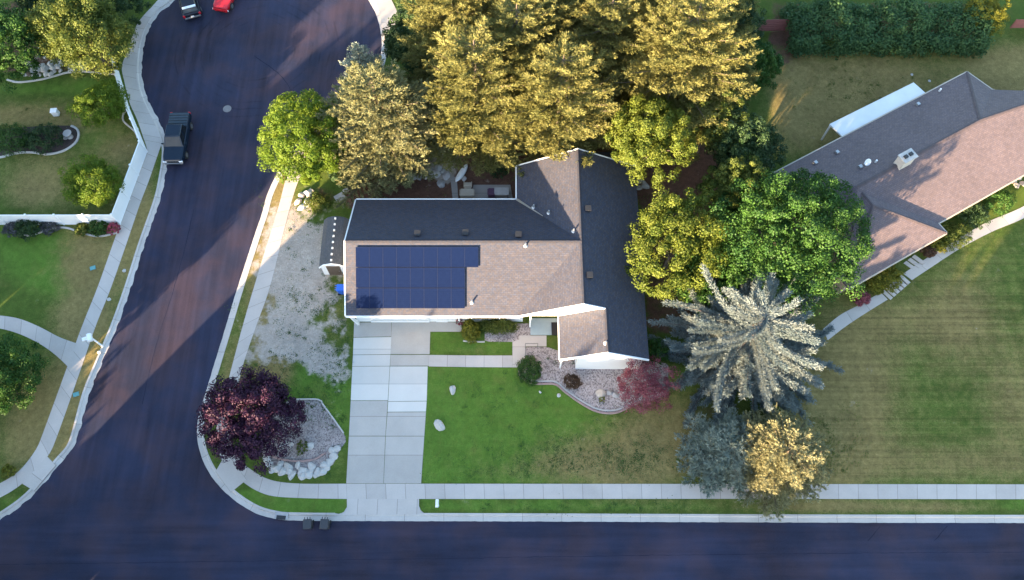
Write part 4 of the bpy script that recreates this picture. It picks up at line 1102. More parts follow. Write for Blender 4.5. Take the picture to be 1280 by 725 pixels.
# ------------------------------------------------------------------ back yard
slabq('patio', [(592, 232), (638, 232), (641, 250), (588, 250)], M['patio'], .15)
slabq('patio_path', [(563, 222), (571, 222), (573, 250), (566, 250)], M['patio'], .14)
def patio_chair(label, px_, py_, rz, mat='beige', long=.0):
    a = P(px_, py_, .4); t = thing('patio_chair', label, 'chair', (a.x, a.y, .15), rz)
    m = MB(); m.box((0, 0, .42), (.6, .6 + long, .12)); m.build('seat', M[mat], t, bevel=.03)
    m = MB(); m.box((0, .33 + long / 2, .72), (.6, .1, .6)); m.build('backrest', M[mat], t, bevel=.03)
    for s_ in (-1, 1):
        m = MB(); m.box((s_ * .34, 0, .58), (.07, .6, .05)); m.build('armrest', M[mat], t, bevel=.01)
        for y_ in (-.25, .25):
            m = MB(); m.box((s_ * .27, y_, .19), (.05, .05, .38)); m.build('leg', M['rim'], t)
    return t
patio_chair('beige patio chair at the left end of the patio, nearer the roof', 580, 243, R(180), long=.35)
patio_chair('beige patio lounge chair on the patio, second from the left', 588, 243, R(180), long=.35)
patio_chair('small beige patio chair standing at the upper edge behind the two loungers', 585, 233, R(180))
patio_chair('dark plum patio chair in the middle of the patio', 614.5, 242, R(180), 'plum_fabric', .3)
a = P(627, 241, .6); t = thing('patio_table', 'grey patio table beside the plum chair', 'table', (a.x, a.y, .15))
m = MB(); m.box((0, 0, .7), (1.3, .8, .05)); m.build('tabletop', M['rock_grey'], t, bevel=.01)
for x in (-.55, .55):
    for y in (-.3, .3): m = MB(); m.box((x, y, .34), (.06, .06, .67)); m.build('leg', M['iron'], t)
a = P(577, 217.5, .25); m = MB((a.x, a.y, .14)); rings = []
for k in range(13):
    s_ = -1 + 2 * k / 12; hw_ = .3 * math.sqrt(max(.02, 1 - s_ * s_ * .99)); y_ = s_ * 1.05; zc = .22 + .1 * s_ * s_
    rings.append([Vector((a.x, a.y, .14)) + Vector((x_ * math.cos(R(-28)) - y_ * math.sin(R(-28)), x_ * math.sin(R(-28)) + y_ * math.cos(R(-28)), zc + z_)) for x_, z_ in ((-hw_, 0), (-hw_ * .7, .09), (hw_ * .7, .09), (hw_, 0), (hw_ * .6, -.09), (-hw_ * .6, -.09))])
m.loft(rings); tag(m.build('paddle_board', M['white'], smooth=True), 'long white oval board lying on dirt beside the rock path', 'board')
a = P(581, 196, .13); t = thing('steps', 'small reddish timber steps leading up through the mulch', 'steps', (a.x, a.y, .12))
for k in range(3): m = MB(); m.box((0, -.55 + k * .55, .06 + k * .08), (.7, .22, .12)); m.build('tread', M['redwood'], t)
a = P(665, 186, .3); t = thing('garden_bench', 'small bluish bench half hidden under the golden pine behind the house', 'bench', (a.x, a.y, .13), R(8))
m = MB(); m.box((0, 0, .45), (1.0, .4, .06)); m.build('seat', M['panel_frame'], t); m = MB(); m.box((0, .22, .75), (1.0, .06, .4)); m.build('backrest', M['white'], t)
for x in (-.42, .42): m = MB(); m.box((x, 0, .21), (.06, .36, .42)); m.build('leg', M['iron'], t)
a = P(87, 170, .3); t = thing('bird_bath', 'grey stone bird bath in the dark bed beside the round shrubs', 'bird bath', (a.x, a.y, .12))
m = MB(); m.tube([(0, 0, 0), (0, 0, .1), (0, 0, .2), (0, 0, .5)], [.28, .26, .12, .1], 12); m.build('pedestal', M['rock_grey'], t)
m = MB(); m.tube([(0, 0, .5), (0, 0, .62), (0, 0, .66)], [.12, .38, .4], 16); m.build('bowl', M['rock_grey'], t)
rock(82, 171, .3, 'grey stone left of the bird bath in the dark bed', mat='rock_grey', name='garden_stone')
a = P(425, 247, .13); m = MB((a.x, a.y, .12)); m.box((a.x, a.y, .2), (.9, .7, .16), R(35)); m.box((a.x + .5, a.y + .7, .22), (.5, .35, .2), R(35)); tag(m.build('stepping_slab', M['rock_grey'], bevel=.02), 'light grey concrete slab pieces behind the shed', 'slab')

# ------------------------------------------------------------------ foliage
class Leaves:
    def __init__(s): s.V, s.T = [], []
    def add(s, c, d, n, L, W, tint):
        """diamond leaves: centres c, long axis d, normals n, length L, width W"""
        d = d / (np.linalg.norm(d, axis=1)[:, None] + 1e-9)
        sd = np.cross(n, d); sd /= np.linalg.norm(sd, axis=1)[:, None] + 1e-9
        L = np.broadcast_to(np.asarray(L, float), (len(c),))[:, None]; W = np.broadcast_to(np.asarray(W, float), (len(c),))[:, None]
        q = np.stack([c - d * L / 2, c - sd * W / 2 + d * L * .05, c + d * L / 2, c + sd * W / 2 + d * L * .05], 1)
        s.V.append(q.astype(np.float32)); s.T.append(np.broadcast_to(np.asarray(tint, np.float32), (len(c),)).astype(np.float32))
    def mesh(s, name, mat):
        V = np.concatenate(s.V).reshape(-1, 3); T_ = np.clip(np.concatenate(s.T), 0, 1); n = len(T_)
        me = bpy.data.meshes.new(name)
        me.vertices.add(n * 4); me.vertices.foreach_set('co', V.ravel())
        me.loops.add(n * 4); me.loops.foreach_set('vertex_index', np.arange(n * 4, dtype=np.int32))
        me.polygons.add(n); me.polygons.foreach_set('loop_start', np.arange(0, n * 4, 4, dtype=np.int32))
        me.update(calc_edges=True)
        a = me.attributes.new('tint', 'FLOAT', 'FACE'); a.data.foreach_set('value', T_)
        me.materials.append(mat); return me
def unit(rg, n):
    v = rg.normal(size=(n, 3)); return v / np.linalg.norm(v, axis=1)[:, None]
LM = {
    'lime': leafmat('lime_leaves', (.07, .135, .012), (.15, .21, .02), .5),
    'green': leafmat('green_leaves', (.016, .058, .012), (.055, .125, .019), .35),
    'yellowgreen': leafmat('yellow_green_leaves', (.075, .115, .016), (.155, .185, .028), .5),
    'olive': leafmat('olive_leaves', (.06, .095, .018), (.145, .17, .034), .45),
    'dark': leafmat('dark_leaves', (.018, .045, .018), (.05, .09, .03), .35),
    'hedge': leafmat('hedge_leaves', (.034, .090, .036), (.09, .17, .06), .45),
    'plum': leafmat('plum_leaves', (.022, .007, .024), (.052, .014, .040), .2),
    'red': leafmat('red_maple_leaves', (.17, .035, .05), (.34, .11, .13), .3),
    'pine': leafmat('golden_pine_needles', (.11, .122, .036), (.27, .258, .088), .4, .7),
    'pale': leafmat('pale_spruce_needles', (.135, .148, .068), (.32, .315, .155), .4, .7),
    'blue': leafmat('blue_spruce_needles', (.11, .16, .175), (.27, .30, .285), .3, .7),
    'teal': leafmat('teal_pine_needles', (.16, .20, .16), (.33, .37, .31), .35, .7),
    'gold': leafmat('gold_spruce_needles', (.17, .17, .085), (.36, .34, .18), .4, .7),
    'shrub': leafmat('shrub_leaves', (.022, .062, .012), (.065, .125, .022)),
    'yshrub': leafmat('yellow_shrub_leaves', (.10, .115, .014), (.21, .20, .022)),
    'brown': leafmat('brown_shrub_leaves', (.05, .028, .018), (.12, .07, .04)),
    'pink': leafmat('pink_flowers', (.22, .03, .06), (.45, .10, .14)),
    'greybush': leafmat('grey_shrub_leaves', (.05, .05, .055), (.13, .125, .13)),
}
def deciduous(seed, R_, hz, clumps, per, leaf, lob=.22, rc=.17, low=-.45, inner=.3, squash=(1, 1), flat=.75):
    """leaf clumps over and inside an uneven ellipsoid centred on the origin"""
    rg = np.random.default_rng(seed); lv = Leaves()
    ld = unit(rg, 9); la = rg.uniform(-lob * .95, lob * 1.25, 9)
    nf = int(clumps * 2 / (1 - low)); ii = np.arange(nf) + .5; ph = ii * 2.399963; cz = 1 - 2 * ii / nf; cr = np.sqrt(1 - cz * cz)
    D = np.stack([cr * np.cos(ph), cr * np.sin(ph), cz], 1) + rg.normal(0, .055, (nf, 3)); D /= np.linalg.norm(D, axis=1)[:, None]; D = D[(cz > low) & (rg.random(nf) < .9)]; n = len(D)
    k = 1 + (np.maximum(0, D @ ld.T - .55) / .45 * la).sum(1); k = np.clip(k, .62, 1.22)
    rad = np.where(rg.random(n) < inner, rg.uniform(.35, .75, n), rg.uniform(.70, 1.06, n)) * k
    C = D * rad[:, None] * np.array([R_ * squash[0], R_ * squash[1], hz])
    for i in range(n):
        r = R_ * rc * rg.uniform(.65, 1.35); m_ = int(per * rg.uniform(.7, 1.3))
        d = unit(rg, m_) + D[i] * .35 + np.array([0, 0, .25]); d /= np.linalg.norm(d, axis=1)[:, None]
        p = C[i] + d * (r * rg.uniform(.45, 1.08, m_))[:, None] * np.array([1, 1, flat])
        nn = d * 1.0 + unit(rg, m_) * .7
        nn /= np.linalg.norm(nn, axis=1)[:, None]
        dd = np.cross(nn, unit(rg, m_))
        t0 = rg.uniform(.2, .8)
        lv.add(p, dd, nn, leaf * rg.uniform(.7, 1.3, m_), leaf * .75 * rg.uniform(.7, 1.2, m_), t0 + rg.normal(0, .17, m_))
    return lv, C
def skeleton(rg, C, base, height, r0, n=8):
    """trunk that forks into limbs reaching into the crown"""
    m = MB(); fork = base + Vector((0, 0, height * .42))
    m.tube([base, base.lerp(fork, .5) + Vector((rg.uniform(-.1, .1), rg.uniform(-.1, .1), 0)), fork], [r0 * 1.25, r0, r0 * .8], 8)
    for c in rg.permutation(C)[:n]:
        e = base + (Vector(c) - base) * .8; mid = fork.lerp(e, .5) + Vector((0, 0, .12 * (e - fork).length))
        m.tube([fork - Vector((0, 0, .15)), mid, e], [r0 * .5, r0 * .28, r0 * .06], 5)
    return m
def dtree(name, label, px_, py_, zc, R_, hz, mat, seed, clumps=200, per=90, leaf=.26, bark='bark', group=None, cat='tree', base_dx=0, base_dy=0, limbs=8, **kw):
    a = P(px_, py_, zc)
    loc = Vector((a.x + base_dx, a.y + base_dy, .12))
    t = thing(name, label, cat, loc, 0, group)
    kw['lob'] = kw.get('lob', .24) + .14; kw.setdefault('rc', .165); kw.setdefault('flat', .85)
    lv, C = deciduous(seed, R_, hz, int(clumps * 1.6), int(per * 1.6), leaf * .66, **kw)
    me = lv.mesh('crown', LM[mat]); o = bpy.data.objects.new('crown', me); COL.objects.link(o); o.parent = t; o.location = (-base_dx, -base_dy, zc - .12)
    rg = np.random.default_rng(seed + 5)
    sk = skeleton(rg, C + np.array([-base_dx, -base_dy, zc - .12]), Vector((0, 0, -.05)), zc, max(.07, R_ * .05), limbs)
    sk.build('trunk', M[bark], t)
    return t
def shrub(name, label, px_, py_, r, h, mat, seed, cat='shrub', clumps=46, per=60, leaf=.13, group=None, squash=(1, 1), low=-.15, **kw):
    a = P(px_, py_, h * .55); 
    lv, C = deciduous(seed, r, h * .62, clumps, per, leaf, lob=kw.pop('lob', .14), rc=kw.pop('rc', .26), low=low, squash=squash, inner=.15, **kw)
    me = lv.mesh(name, LM[mat]); me.transform(__import__('mathutils').Matrix.Translation((0, 0, h * .42)))
    o = bpy.data.objects.new(name, me); COL.objects.link(o); o.location = (a.x, a.y, .12)
    return tag(o, label, cat, group)
def conifer(seed, Ht, R_, base, whorls, arms, blade, bw, thick, side, droop=.12, up=.22, pw=.8, dens=1.0, lean=(0, 0), sdens=.45, curlk=.12, thin=.35, stop=1.0):
    """whorls of arms round a leader, each arm and its side twigs clothed in needle sprays"""
    rg = np.random.default_rng(seed); lv = Leaves(); ends = []
    for w in range(whorls):
        t = (w + rg.uniform(-.3, .3)) / whorls; t = min(max(t, 0), .985)
        t *= stop
        z = base + (Ht - base) * t
        L0 = R_ * (max(0.02, 1 - t) ** pw) + .25
        off = rg.uniform(0, 6.28); na = max(4, int(arms * (1 - thin * t)))
        for k in range(na):
            az = off + 2 * PI * (k + rg.uniform(-.28, .28)) / na
            L = L0 * rg.uniform(.68, 1.12)
            dr = np.array([math.cos(az), math.sin(az), 0.0]); sdv = np.array([-dr[1], dr[0], 0.0])
            curl = rg.normal(0, curlk); rise = (up * (.4 + 1.2 * t)) * L
            def pos(s):
                s = np.atleast_1d(s)[:, None]
                return np.array([lean[0] * t, lean[1] * t, z]) + dr * L * s + sdv * (curl * L * s * s) + np.array([0, 0, 1.0]) * (-droop * L * np.sin(s * 2.3) + rise * s ** 2.2)
            t0 = rg.uniform(.25, .75)
            def clothe(Pt, tan, th, n_, tt):
                idx = rg.integers(0, len(Pt), n_); r = unit(rg, n_); r[:, 2] = np.abs(r[:, 2]) * .9 - .15
                tn = tan[idx]
                d = tn * .75 + r * .85
                c = Pt[idx] + r * (th * rg.uniform(.1, .75, n_))[:, None] + rg.normal(0, .03, (n_, 3))
                nn = np.cross(d, unit(rg, n_)) + np.array([0, 0, .12]); nn /= np.linalg.norm(nn, axis=1)[:, None]
                lv.add(c, d, nn, blade * rg.uniform(.7, 1.25, n_), bw * rg.uniform(.7, 1.2, n_), tt + rg.normal(0, .15, n_))
            ss = np.linspace(.12, 1, max(4, int(L / .12))); Pt = pos(ss); tan = np.gradient(Pt, axis=0); tan /= np.linalg.norm(tan, axis=1)[:, None]
            clothe(Pt, tan, thick, int(dens * 34 * L), t0)
            ends.append((pos(0.0)[0], pos(.5)[0], pos(.93)[0], L))
            if side > 0:
                ns = max(2, int(L / sdens)); 
                for i in range(ns):
                    s = .22 + .72 * (i + rg.uniform(.2, .8)) / ns; b = pos(s)[0]; sg = 1 if i % 2 else -1
                    sl2 = side * L * (1.05 - s) * rg.uniform(.6, 1.2) + .2
                    dv = dr * .75 + sdv * sg * .8 + np.array([0, 0, rg.uniform(-.05, .25)]); dv /= np.linalg.norm(dv)
                    q = np.linspace(0, 1, max(3, int(sl2 / .15)))[:, None]
                    Pq = b + dv * sl2 * q + np.array([0, 0, .12]) * sl2 * q ** 2
                    clothe(Pq, np.repeat(dv[None], len(Pq), 0), thick * .85, int(dens * 30 * sl2) + 4, t0 + rg.normal(0, .08))
    # leader tip
    n_ = 60; r = unit(rg, n_); r[:, 2] = np.abs(r[:, 2]); c = np.array([lean[0], lean[1], Ht]) + r * rg.uniform(0, .3, n_)[:, None]
    lv.add(c, r + np.array([0, 0, .4]), np.cross(r, unit(rg, n_)) + 1e-3, blade, bw, rg.uniform(.3, .8, n_))
    return lv, ends
CT = {}
def ctree(name, label, px_, py_, zc, Ht, R_, mat, seed, base=1.2, whorls=20, arms=10, bark='bark', blade=.32, bw=.09, thick=.2, side=.35, group=None, share=None, rz=0.0, extra=None, **kw):
    a = P(px_, py_, zc); t = thing(name, label, 'tree', (a.x, a.y, .12), rz, group)
    key = share or label
    if key not in CT:
        lv, ends = conifer(seed, Ht, R_, base, whorls, arms, blade, bw, thick, side, **kw)
        if extra:
            l2, e2 = conifer(**extra); lv.V += l2.V; lv.T += l2.T; ends = ends + e2
        m = MB(); ln = kw.get('lean', (0, 0))
        tz = Ht - (.9 if extra else .1)
        m.tube([(0, 0, -.1), (ln[0] * .5, ln[1] * .5, Ht * .5), (ln[0], ln[1], tz)], [R_ * .055 + .05, R_ * .035 + .02, .03], 8)
        for p0, p1, p2, L in ends: m.tube([p0, p1, p2], [.02 + .012 * L, .014 + .007 * L, .012], 4, False)
        k = m.build('trunk', M[bark], t); CT[key] = (lv.mesh('crown', LM[mat]), k.data)
    else:
        k = bpy.data.objects.new('trunk', CT[key][1]); COL.objects.link(k); k.parent = t
    o = bpy.data.objects.new('crown', CT[key][0]); COL.objects.link(o); o.parent = t
    if share: o.material_slots[0].link = 'OBJECT'; o.material_slots[0].material = LM[mat]
    return t
G1 = 'tall golden conifers behind the house'
pine = dict(blade=.28, bw=.07, thick=.32, side=.44, sdens=.36, droop=.06, up=.34, dens=2.5)
ctree('spruce_tree', 'pale golden spruce with star-like arms between the cul-de-sac and the house', 480, 164, 3.5, 11, 6.7, 'pale', 11, base=1.0, whorls=22, arms=12, blade=.28, bw=.075, thick=.19, side=.36, sdens=.36, droop=.06, up=.2, pw=.6, dens=1.9)
ctree('pine_tree', 'golden pine right of the pale spruce, crown over the mulch', 598, 146, 4, 14, 5.5, 'pine', 12, base=2, whorls=17, arms=10, pw=.45, share='pa', **pine)
ctree('pine_tree', 'golden pine nearest the rear roof corner of the house', 697, 158, 4, 13.5, 5.8, 'pine', 13, base=2, whorls=17, arms=10, pw=.45, share='pb', **pine)
ctree('pine_tree', 'broad golden pine right of the others, above the yellow-green tree', 842, 120, 4, 15.5, 7.0, 'pine', 14, base=2.2, whorls=19, arms=11, pw=.45, share='pc', **pine)
ctree('pine_tree', 'golden pine at the top edge left of centre, behind its row', 572, 72, 4, 13, 5.0, 'pine', 12, share='pa', rz=2.1, **pine)
ctree('pine_tree', 'golden pine at the top edge in the middle of the grove', 680, 70, 4, 15, 5.5, 'pine', 13, share='pb', rz=1.3, **pine)
ctree('pine_tree', 'golden pine at the top edge to the right of the grove', 780, 45, 4, 15, 6, 'pine', 14, share='pc', rz=2.6, **pine)
ctree('pine_tree', 'golden pine in the second row, between the two nearest the roof', 645, 105, 4, 14, 5.5, 'pine', 12, share='pa', rz=4.0, **pine)
ctree('pine_tree', 'golden pine in the second row left of the broad pine', 752, 92, 4, 13.5, 5.8, 'pine', 13, share='pb', rz=3.2, **pine)
ctree('pine_tree', 'golden pine at the very top edge above the second row', 745, 8, 4, 15, 5.5, 'pine', 14, share='pc', rz=5.0, **pine)
ctree('pine_tree', 'golden pine at the very top edge left of its neighbours', 620, 14, 4, 14, 5.5, 'pine', 12, share='pa', rz=5.2, **pine)
ctree('pine_tree', 'golden pine at the very top edge right of its neighbours', 875, 14, 4, 14, 5.5, 'pine', 13, share='pb', rz=.4, **pine)
ctree('pine_tree', 'small golden pine top poking out right of the broad pine', 915, 92, 4, 9.5, 2.6, 'pine', 15, base=1.5, whorls=12, arms=8, **pine)
ctree('pine_tree', 'bluish green young conifer behind the pale spruce', 452, 82, 3, 5.5, 2.4, 'teal', 16, base=.6, whorls=12, arms=8, blade=.3, bw=.09, thick=.2, side=.3, dens=.9)
dtree('bushy_tree', 'dark green bushy tree by the right edge of the cul-de-sac', 520, 52, 3.5, 3.2, 3.0, 'dark', 21, 130, 80, .26)
dtree('leafy_tree', 'bright lime green tree beside the right kerb below the cul-de-sac', 386, 178, 4.2, 3.35, 3.4, 'lime', 22, 150, 100, .27, squash=(.92, 1.15))
dtree('bushy_tree', 'dark olive bush between the lime green tree and pale spruce', 432, 205, 1.8, 1.7, 1.7, 'dark', 23, 60, 70, .22)
dtree('leafy_tree', 'yellow-green round tree behind the rear roof corner', 812, 172, 6.0, 3.2, 3.4, 'yellowgreen', 24, 150, 90, .27)
dtree('leafy_tree', 'yellow-green open tree overhanging the east roof edge', 846, 300, 5.3, 3.8, 3.6, 'yellowgreen', 25, 130, 85, .28, lob=.38, inner=.25)
dtree('maple_tree', 'large rich green maple with billowing crown left of the mauve roof', 985, 298, 6.3, 5.4, 4.6, 'green', 26, 200, 125, .27, rc=.135, lob=.28)
dtree('leafy_tree', 'olive green tree with patchy crown right of the broad golden pine', 885, 156, 4.5, 2.6, 3.0, 'olive', 27, 90, 70, .25, lob=.4)
dtree('bushy_tree', 'dark green tree in the shaded gap above the big maple', 925, 190, 3.6, 3.1, 3.0, 'dark', 28, 150, 85, .27, lob=.35)
dtree('bushy_tree', 'small bright green tree beside the red timber fence', 947, 78, 3.2, 2.1, 2.8, 'green', 29, 90, 80, .24)
dtree('bushy_tree', 'dark green tree at the top edge right of the golden grove', 918, 30, 3.5, 2.6, 3.0, 'dark', 30, 110, 80, .26)
dtree('leafy_tree', 'yellowish olive tree squeezed between the dark tree and big maple', 918, 240, 4.6, 2.2, 2.6, 'olive', 31, 110, 75, .26, lob=.45)
dtree('bushy_tree', 'dark green understorey tree behind the blue spruce', 895, 345, 2.6, 3.4, 2.4, 'green', 32, 120, 80, .25, lob=.3)
dtree('plum_tree', 'dark purple plum tree on the street corner', 312, 522, 2.9, 3.25, 2.1, 'plum', 33, 120, 130, .25, rc=.19, lob=.4)
dtree('red_maple', 'deep red Japanese maple at the corner of the white gable', 808, 484, 2.1, 2.25, 1.8, 'red', 34, 85, 52, .17, bark='bark_grey', lob=.5, rc=.19, limbs=26, inner=.4)
ctree('blue_spruce', 'large silver blue spruce with ropey spreading arms by the front lawn', 932, 428, 3.5, 9.8, 6.9, 'blue', 41, base=.7, whorls=9, arms=14, blade=.22, bw=.055, thick=.44, side=.07, sdens=.9, droop=.12, up=.08, pw=.62, dens=10.0, curlk=.30, thin=.3, stop=.55,
      extra=dict(seed=47, Ht=9.8, R_=6.0, base=3.7, whorls=8, arms=7, blade=.2, bw=.05, thick=.44, side=0, droop=-.02, up=.14, pw=.5, dens=14.0, curlk=.36, thin=.35))
ctree('pine_tree', 'teal green pine with feathery boughs beside the pavement, left of the golden one', 904, 566, 1.8, 4.2, 3.5, 'teal', 42, base=.5, whorls=12, arms=10, blade=.36, bw=.07, thick=.20, side=.4, sdens=.35, droop=.05, up=.2, pw=.5, dens=1.4)
ctree('spruce_tree', 'golden yellow spruce overhanging the pavement right of the teal pine', 970, 574, 2.2, 6.2, 4.0, 'gold', 43, base=.8, whorls=20, arms=10, blade=.24, bw=.06, thick=.16, side=.40, sdens=.28, droop=.05, up=.26, pw=.42, dens=1.8)
# left gardens
dtree('garden_tree', 'olive yellow tree beside the cul-de-sac behind the white fence end', 103, 42, 4.0, 3.9, 3.3, 'olive', 51, 180, 95, .27)
dtree('garden_tree', 'green and yellow tree at the left edge above the rock bank', 8, 60, 4.0, 3.4, 3.2, 'green', 52, 150, 90, .26)
dtree('garden_tree', 'dark green tree at the top left behind the olive yellow tree', 140, 6, 2.6, 2.6, 2.4, 'dark', 53, 100, 80, .26)
dtree('garden_tree', 'dark green tree at the top edge left of the olive yellow tree', 50, -4, 3.0, 3.0, 2.6, 'dark', 58, 110, 80, .26)
dtree('garden_tree', 'bright yellow-green small tree inside the diagonal white fence', 126, 128, 2.3, 2.2, 1.7, 'lime', 54, 110, 70, .2, rc=.2)
dtree('garden_tree', 'mid green small tree in the fence corner on the left lawn', 116, 230, 2.2, 2.2, 1.7, 'lime', 55, 110, 80, .2, rc=.2)
dtree('garden_tree', 'bright green tree at the left edge below the curved front path', 2, 470, 2.6, 2.6, 2.2, 'green', 56, 120, 90, .22, rc=.2)
shrub('round_shrub', 'green round shrub at the left end of the dark mulch bed', 15, 175, 1.5, 1.7, 'shrub', 61, clumps=70)
shrub('round_shrub', 'darker round shrub in the dark mulch bed left of bird bath', 58, 173, 1.35, 1.5, 'dark', 62, clumps=60)
shrub('round_shrub', 'small low shrub between the two round shrubs in the mulch bed', 37, 176, .7, .8, 'dark', 63)
shrub('flower_shrub', 'red flowering shrub at the right end of the white fence', 143, 286, .55, .9, 'pink', 64, 'flowers', 30, 40, .11)
shrub('flower_shrub', 'green shrub beside the red flowers along the white fence', 125, 285, .75, .8, 'shrub', 65)
shrub('flower_shrub', 'dark shrub at the left part of the bed below the white fence', 36, 287, .95, 1.0, 'dark', 66)
shrub('flower_shrub', 'grey twiggy shrub at the left end of the bed below the fence', 16, 287, .75, .8, 'greybush', 67, per=35)
shrub('flower_shrub', 'olive grass-like clump in the sunlit part of the fence bed', 103, 287, .6, .6, 'olive', 68)
shrub('flower_shrub', 'grey green low plant in the middle of the fence bed', 62, 284, .8, .6, 'greybush', 69, per=35)
shrub('flower_shrub', 'tiny yellow green shrub on the lower left lawn', 10, 589, .5, .5, 'yshrub', 70, clumps=20)
# front garden of the main house
shrub('clipped_shrub', 'clipped oval green shrub at the corner of the front gravel bed', 662, 464, 1.0, .75, 'shrub', 71, clumps=80, per=90, leaf=.09, squash=(.92, 1.1), lob=.05)
shrub('brown_shrub', 'round brown shrub in the front gravel bed', 717, 478, .62, .7, 'brown', 72, leaf=.1)
shrub('hedge_shrub', 'leafy green hedge shrub at the corner beside the garage', 589, 415, .85, 1.0, 'yshrub', 73, squash=(.75, 1.1), clumps=60)
shrub('hedge_shrub', 'low yellowish hedge under the front window', 622, 409, 1.4, .7, 'olive', 74, squash=(1, .35), clumps=60)
shrub('red_plant', 'small red leaved plant by the white post right of the driveway', 575, 404, .28, .9, 'red', 75, 'plant', 18, 40, .09)
shrub('low_plant', 'tiny green tuft beside the round cream boulder', 752, 499, .28, .25, 'yshrub', 76, 'plant', 12, 30, .08)
shrub('low_plant', 'dry brown tuft in the middle of the corner gravel bed', 378, 560, .5, .5, 'olive', 77, 'plant', 20, 40, .1)
shrub('ground_shrub', 'green leafy bush below the east roof corner beside red maple', 815, 440, 1.1, 1.5, 'green', 79, clumps=50)
shrub('ground_shrub', 'low dark green juniper on the slope behind the rock row', 440, 222, 1.2, .8, 'dark', 80)
shrub('ground_shrub', 'green low shrub on the mulch behind the patio', 622, 208, 1.3, .5, 'dark', 81, per=40)
shrub('ground_shrub', 'olive low bush below the lime green tree by the rock pile', 397, 255, 1.0, .6, 'olive', 82, per=40)
# neighbour's planting
for i, (x, y, r, h, mt, lb) in enumerate([(1192, 297, 1.25, 1.3, 'olive', 'olive shrub at the inner corner of the mauve roof'), (1215, 268, 1.3, 1.3, 'dark', 'dark round shrub in the row below the mauve roof'), (1248, 251, 1.3, 1.4, 'green', 'bright green shrub at the right of the row below the mauve roof'),
        (1172, 305, .8, .8, 'yshrub', 'small yellow green shrub at the foot of the mauve roof corner'), (1110, 347, 1.15, 1.1, 'yshrub', 'yellow flowering shrub beside the path steps'), (1095, 358, .7, .7, 'yshrub', 'little golden shrub left of the yellow flowering shrub'), (1075, 372, .7, .8, 'red', 'small reddish plant by the lower path under the maple'),
        (1160, 314, .6, .6, 'brown', 'brownish low shrub beside the short pale steps')]):
    shrub('garden_shrub', lb, x, y, r, h, mt, 90 + i, clumps=50)
# long hedge at the back right
a0, a1 = P(985, 34, 1.2), P(1222, 34, 1.2)
rg = np.random.default_rng(99); lv = Leaves(); L = (a1 - a0).length
for i in range(520):
    c = np.array([rg.uniform(-L / 2, L / 2), rg.uniform(-2.4, 2.6), 0]); c[2] = 2.4 + .5 * math.sin(c[0] * .9) + .3 * math.sin(c[0] * 2.3 + 1) - .18 * c[1] ** 2 + rg.uniform(-.5, .3)
    if rg.random() < .3: c[1] = -2.4 + rg.uniform(-.3, .3); c[2] = rg.uniform(.2, 2)
    n_ = 75; d = unit(rg, n_) + np.array([0, -.1, .4]); d /= np.linalg.norm(d, axis=1)[:, None]; nn = d + unit(rg, n_) * .7
    nn /= np.linalg.norm(nn, axis=1)[:, None]
    lv.add(c + d * rg.uniform(.25, .75, n_)[:, None], np.cross(nn, unit(rg, n_)), nn, .24 * rg.uniform(.7, 1.3, n_), .16, rg.uniform(.15, .85) + rg.normal(0, .16, n_))
mid = (a0 + a1) / 2; t = thing('hedge', 'long dark green hedge along the top right edge', 'hedge', (mid.x, mid.y, .12))
o = bpy.data.objects.new('crown', lv.mesh('crown', LM['hedge'])); COL.objects.link(o); o.parent = t
for k in range(8): m = MB(); x = -L / 2 + (k + .5) * L / 8; m.tube([(x, 0, 0), (x + .1, .1, 1.2), (x - .2, 0, 2)], [.1, .08, .04], 6); m.build('stem', M['bark'], t)
dtree('golden_bush', 'golden yellow bush above the right end of the long hedge', 1228, 18, 2.6, 2.1, 1.7, 'yshrub', 110, 90, 75, .2)

# weeds over the side yard and clover patches in the lawns: nobody could count them
def weeds(name, label, lst, mat, seed, h=.12, leaf=.11):
    rg = np.random.default_rng(seed); lv = Leaves()
    for (x, y, rx, ry, n) in lst:
        for i in range(n):
            qx, qy = x + rg.normal() * rx, y + rg.normal() * ry; a = P(qx, qy, .13)
            if qy > 603 and not (628 < qy < 639 and (535 < qx < 900)): continue
            if any(inside(pl_, np.array([[a.x + ox, a.y + oy] for ox in (-.4, 0, .4) for oy in (-.4, 0, .4)])).any() for pl_ in PAVE): continue
            k = rg.integers(6, 26); r = rg.uniform(.08, .34)
            c = np.stack([a.x + rg.normal(0, r, k), a.y + rg.normal(0, r, k), .13 + rg.uniform(0, h, k)], 1); nn = unit(rg, k) * .6 + np.array([0, 0, 1.0]); nn /= np.linalg.norm(nn, axis=1)[:, None]
            lv.add(c, np.cross(nn, unit(rg, k)), nn, leaf * rg.uniform(.6, 1.4, k), leaf * .6, rg.uniform(.1, .9) + rg.normal(0, .1, k))
    o = bpy.data.objects.new(name, lv.mesh(name, LM[mat])); COL.objects.link(o); return tag(o, label, 'weeds', kind='stuff')
weeds('weeds', 'scattered green weeds over the pale side yard', [(385, 330, 26, 32, 16), (400, 395, 22, 26, 55), (350, 390, 20, 30, 25), (425, 440, 10, 50, 50), (390, 490, 30, 20, 60), (365, 440, 25, 20, 14), (395, 268, 18, 12, 40), (335, 330, 10, 60, 20), (420, 540, 10, 40, 20)], 'shrub', 5, .08, .10)
weeds('clover', 'dark clover patches in the front lawn', [(700, 575, 60, 14, 90), (800, 575, 40, 16, 90), (620, 500, 60, 40, 60), (590, 590, 40, 8, 25), (720, 632, 90, 4, 50), (740, 560, 60, 20, 70)], 'shrub', 6, .05, .09)
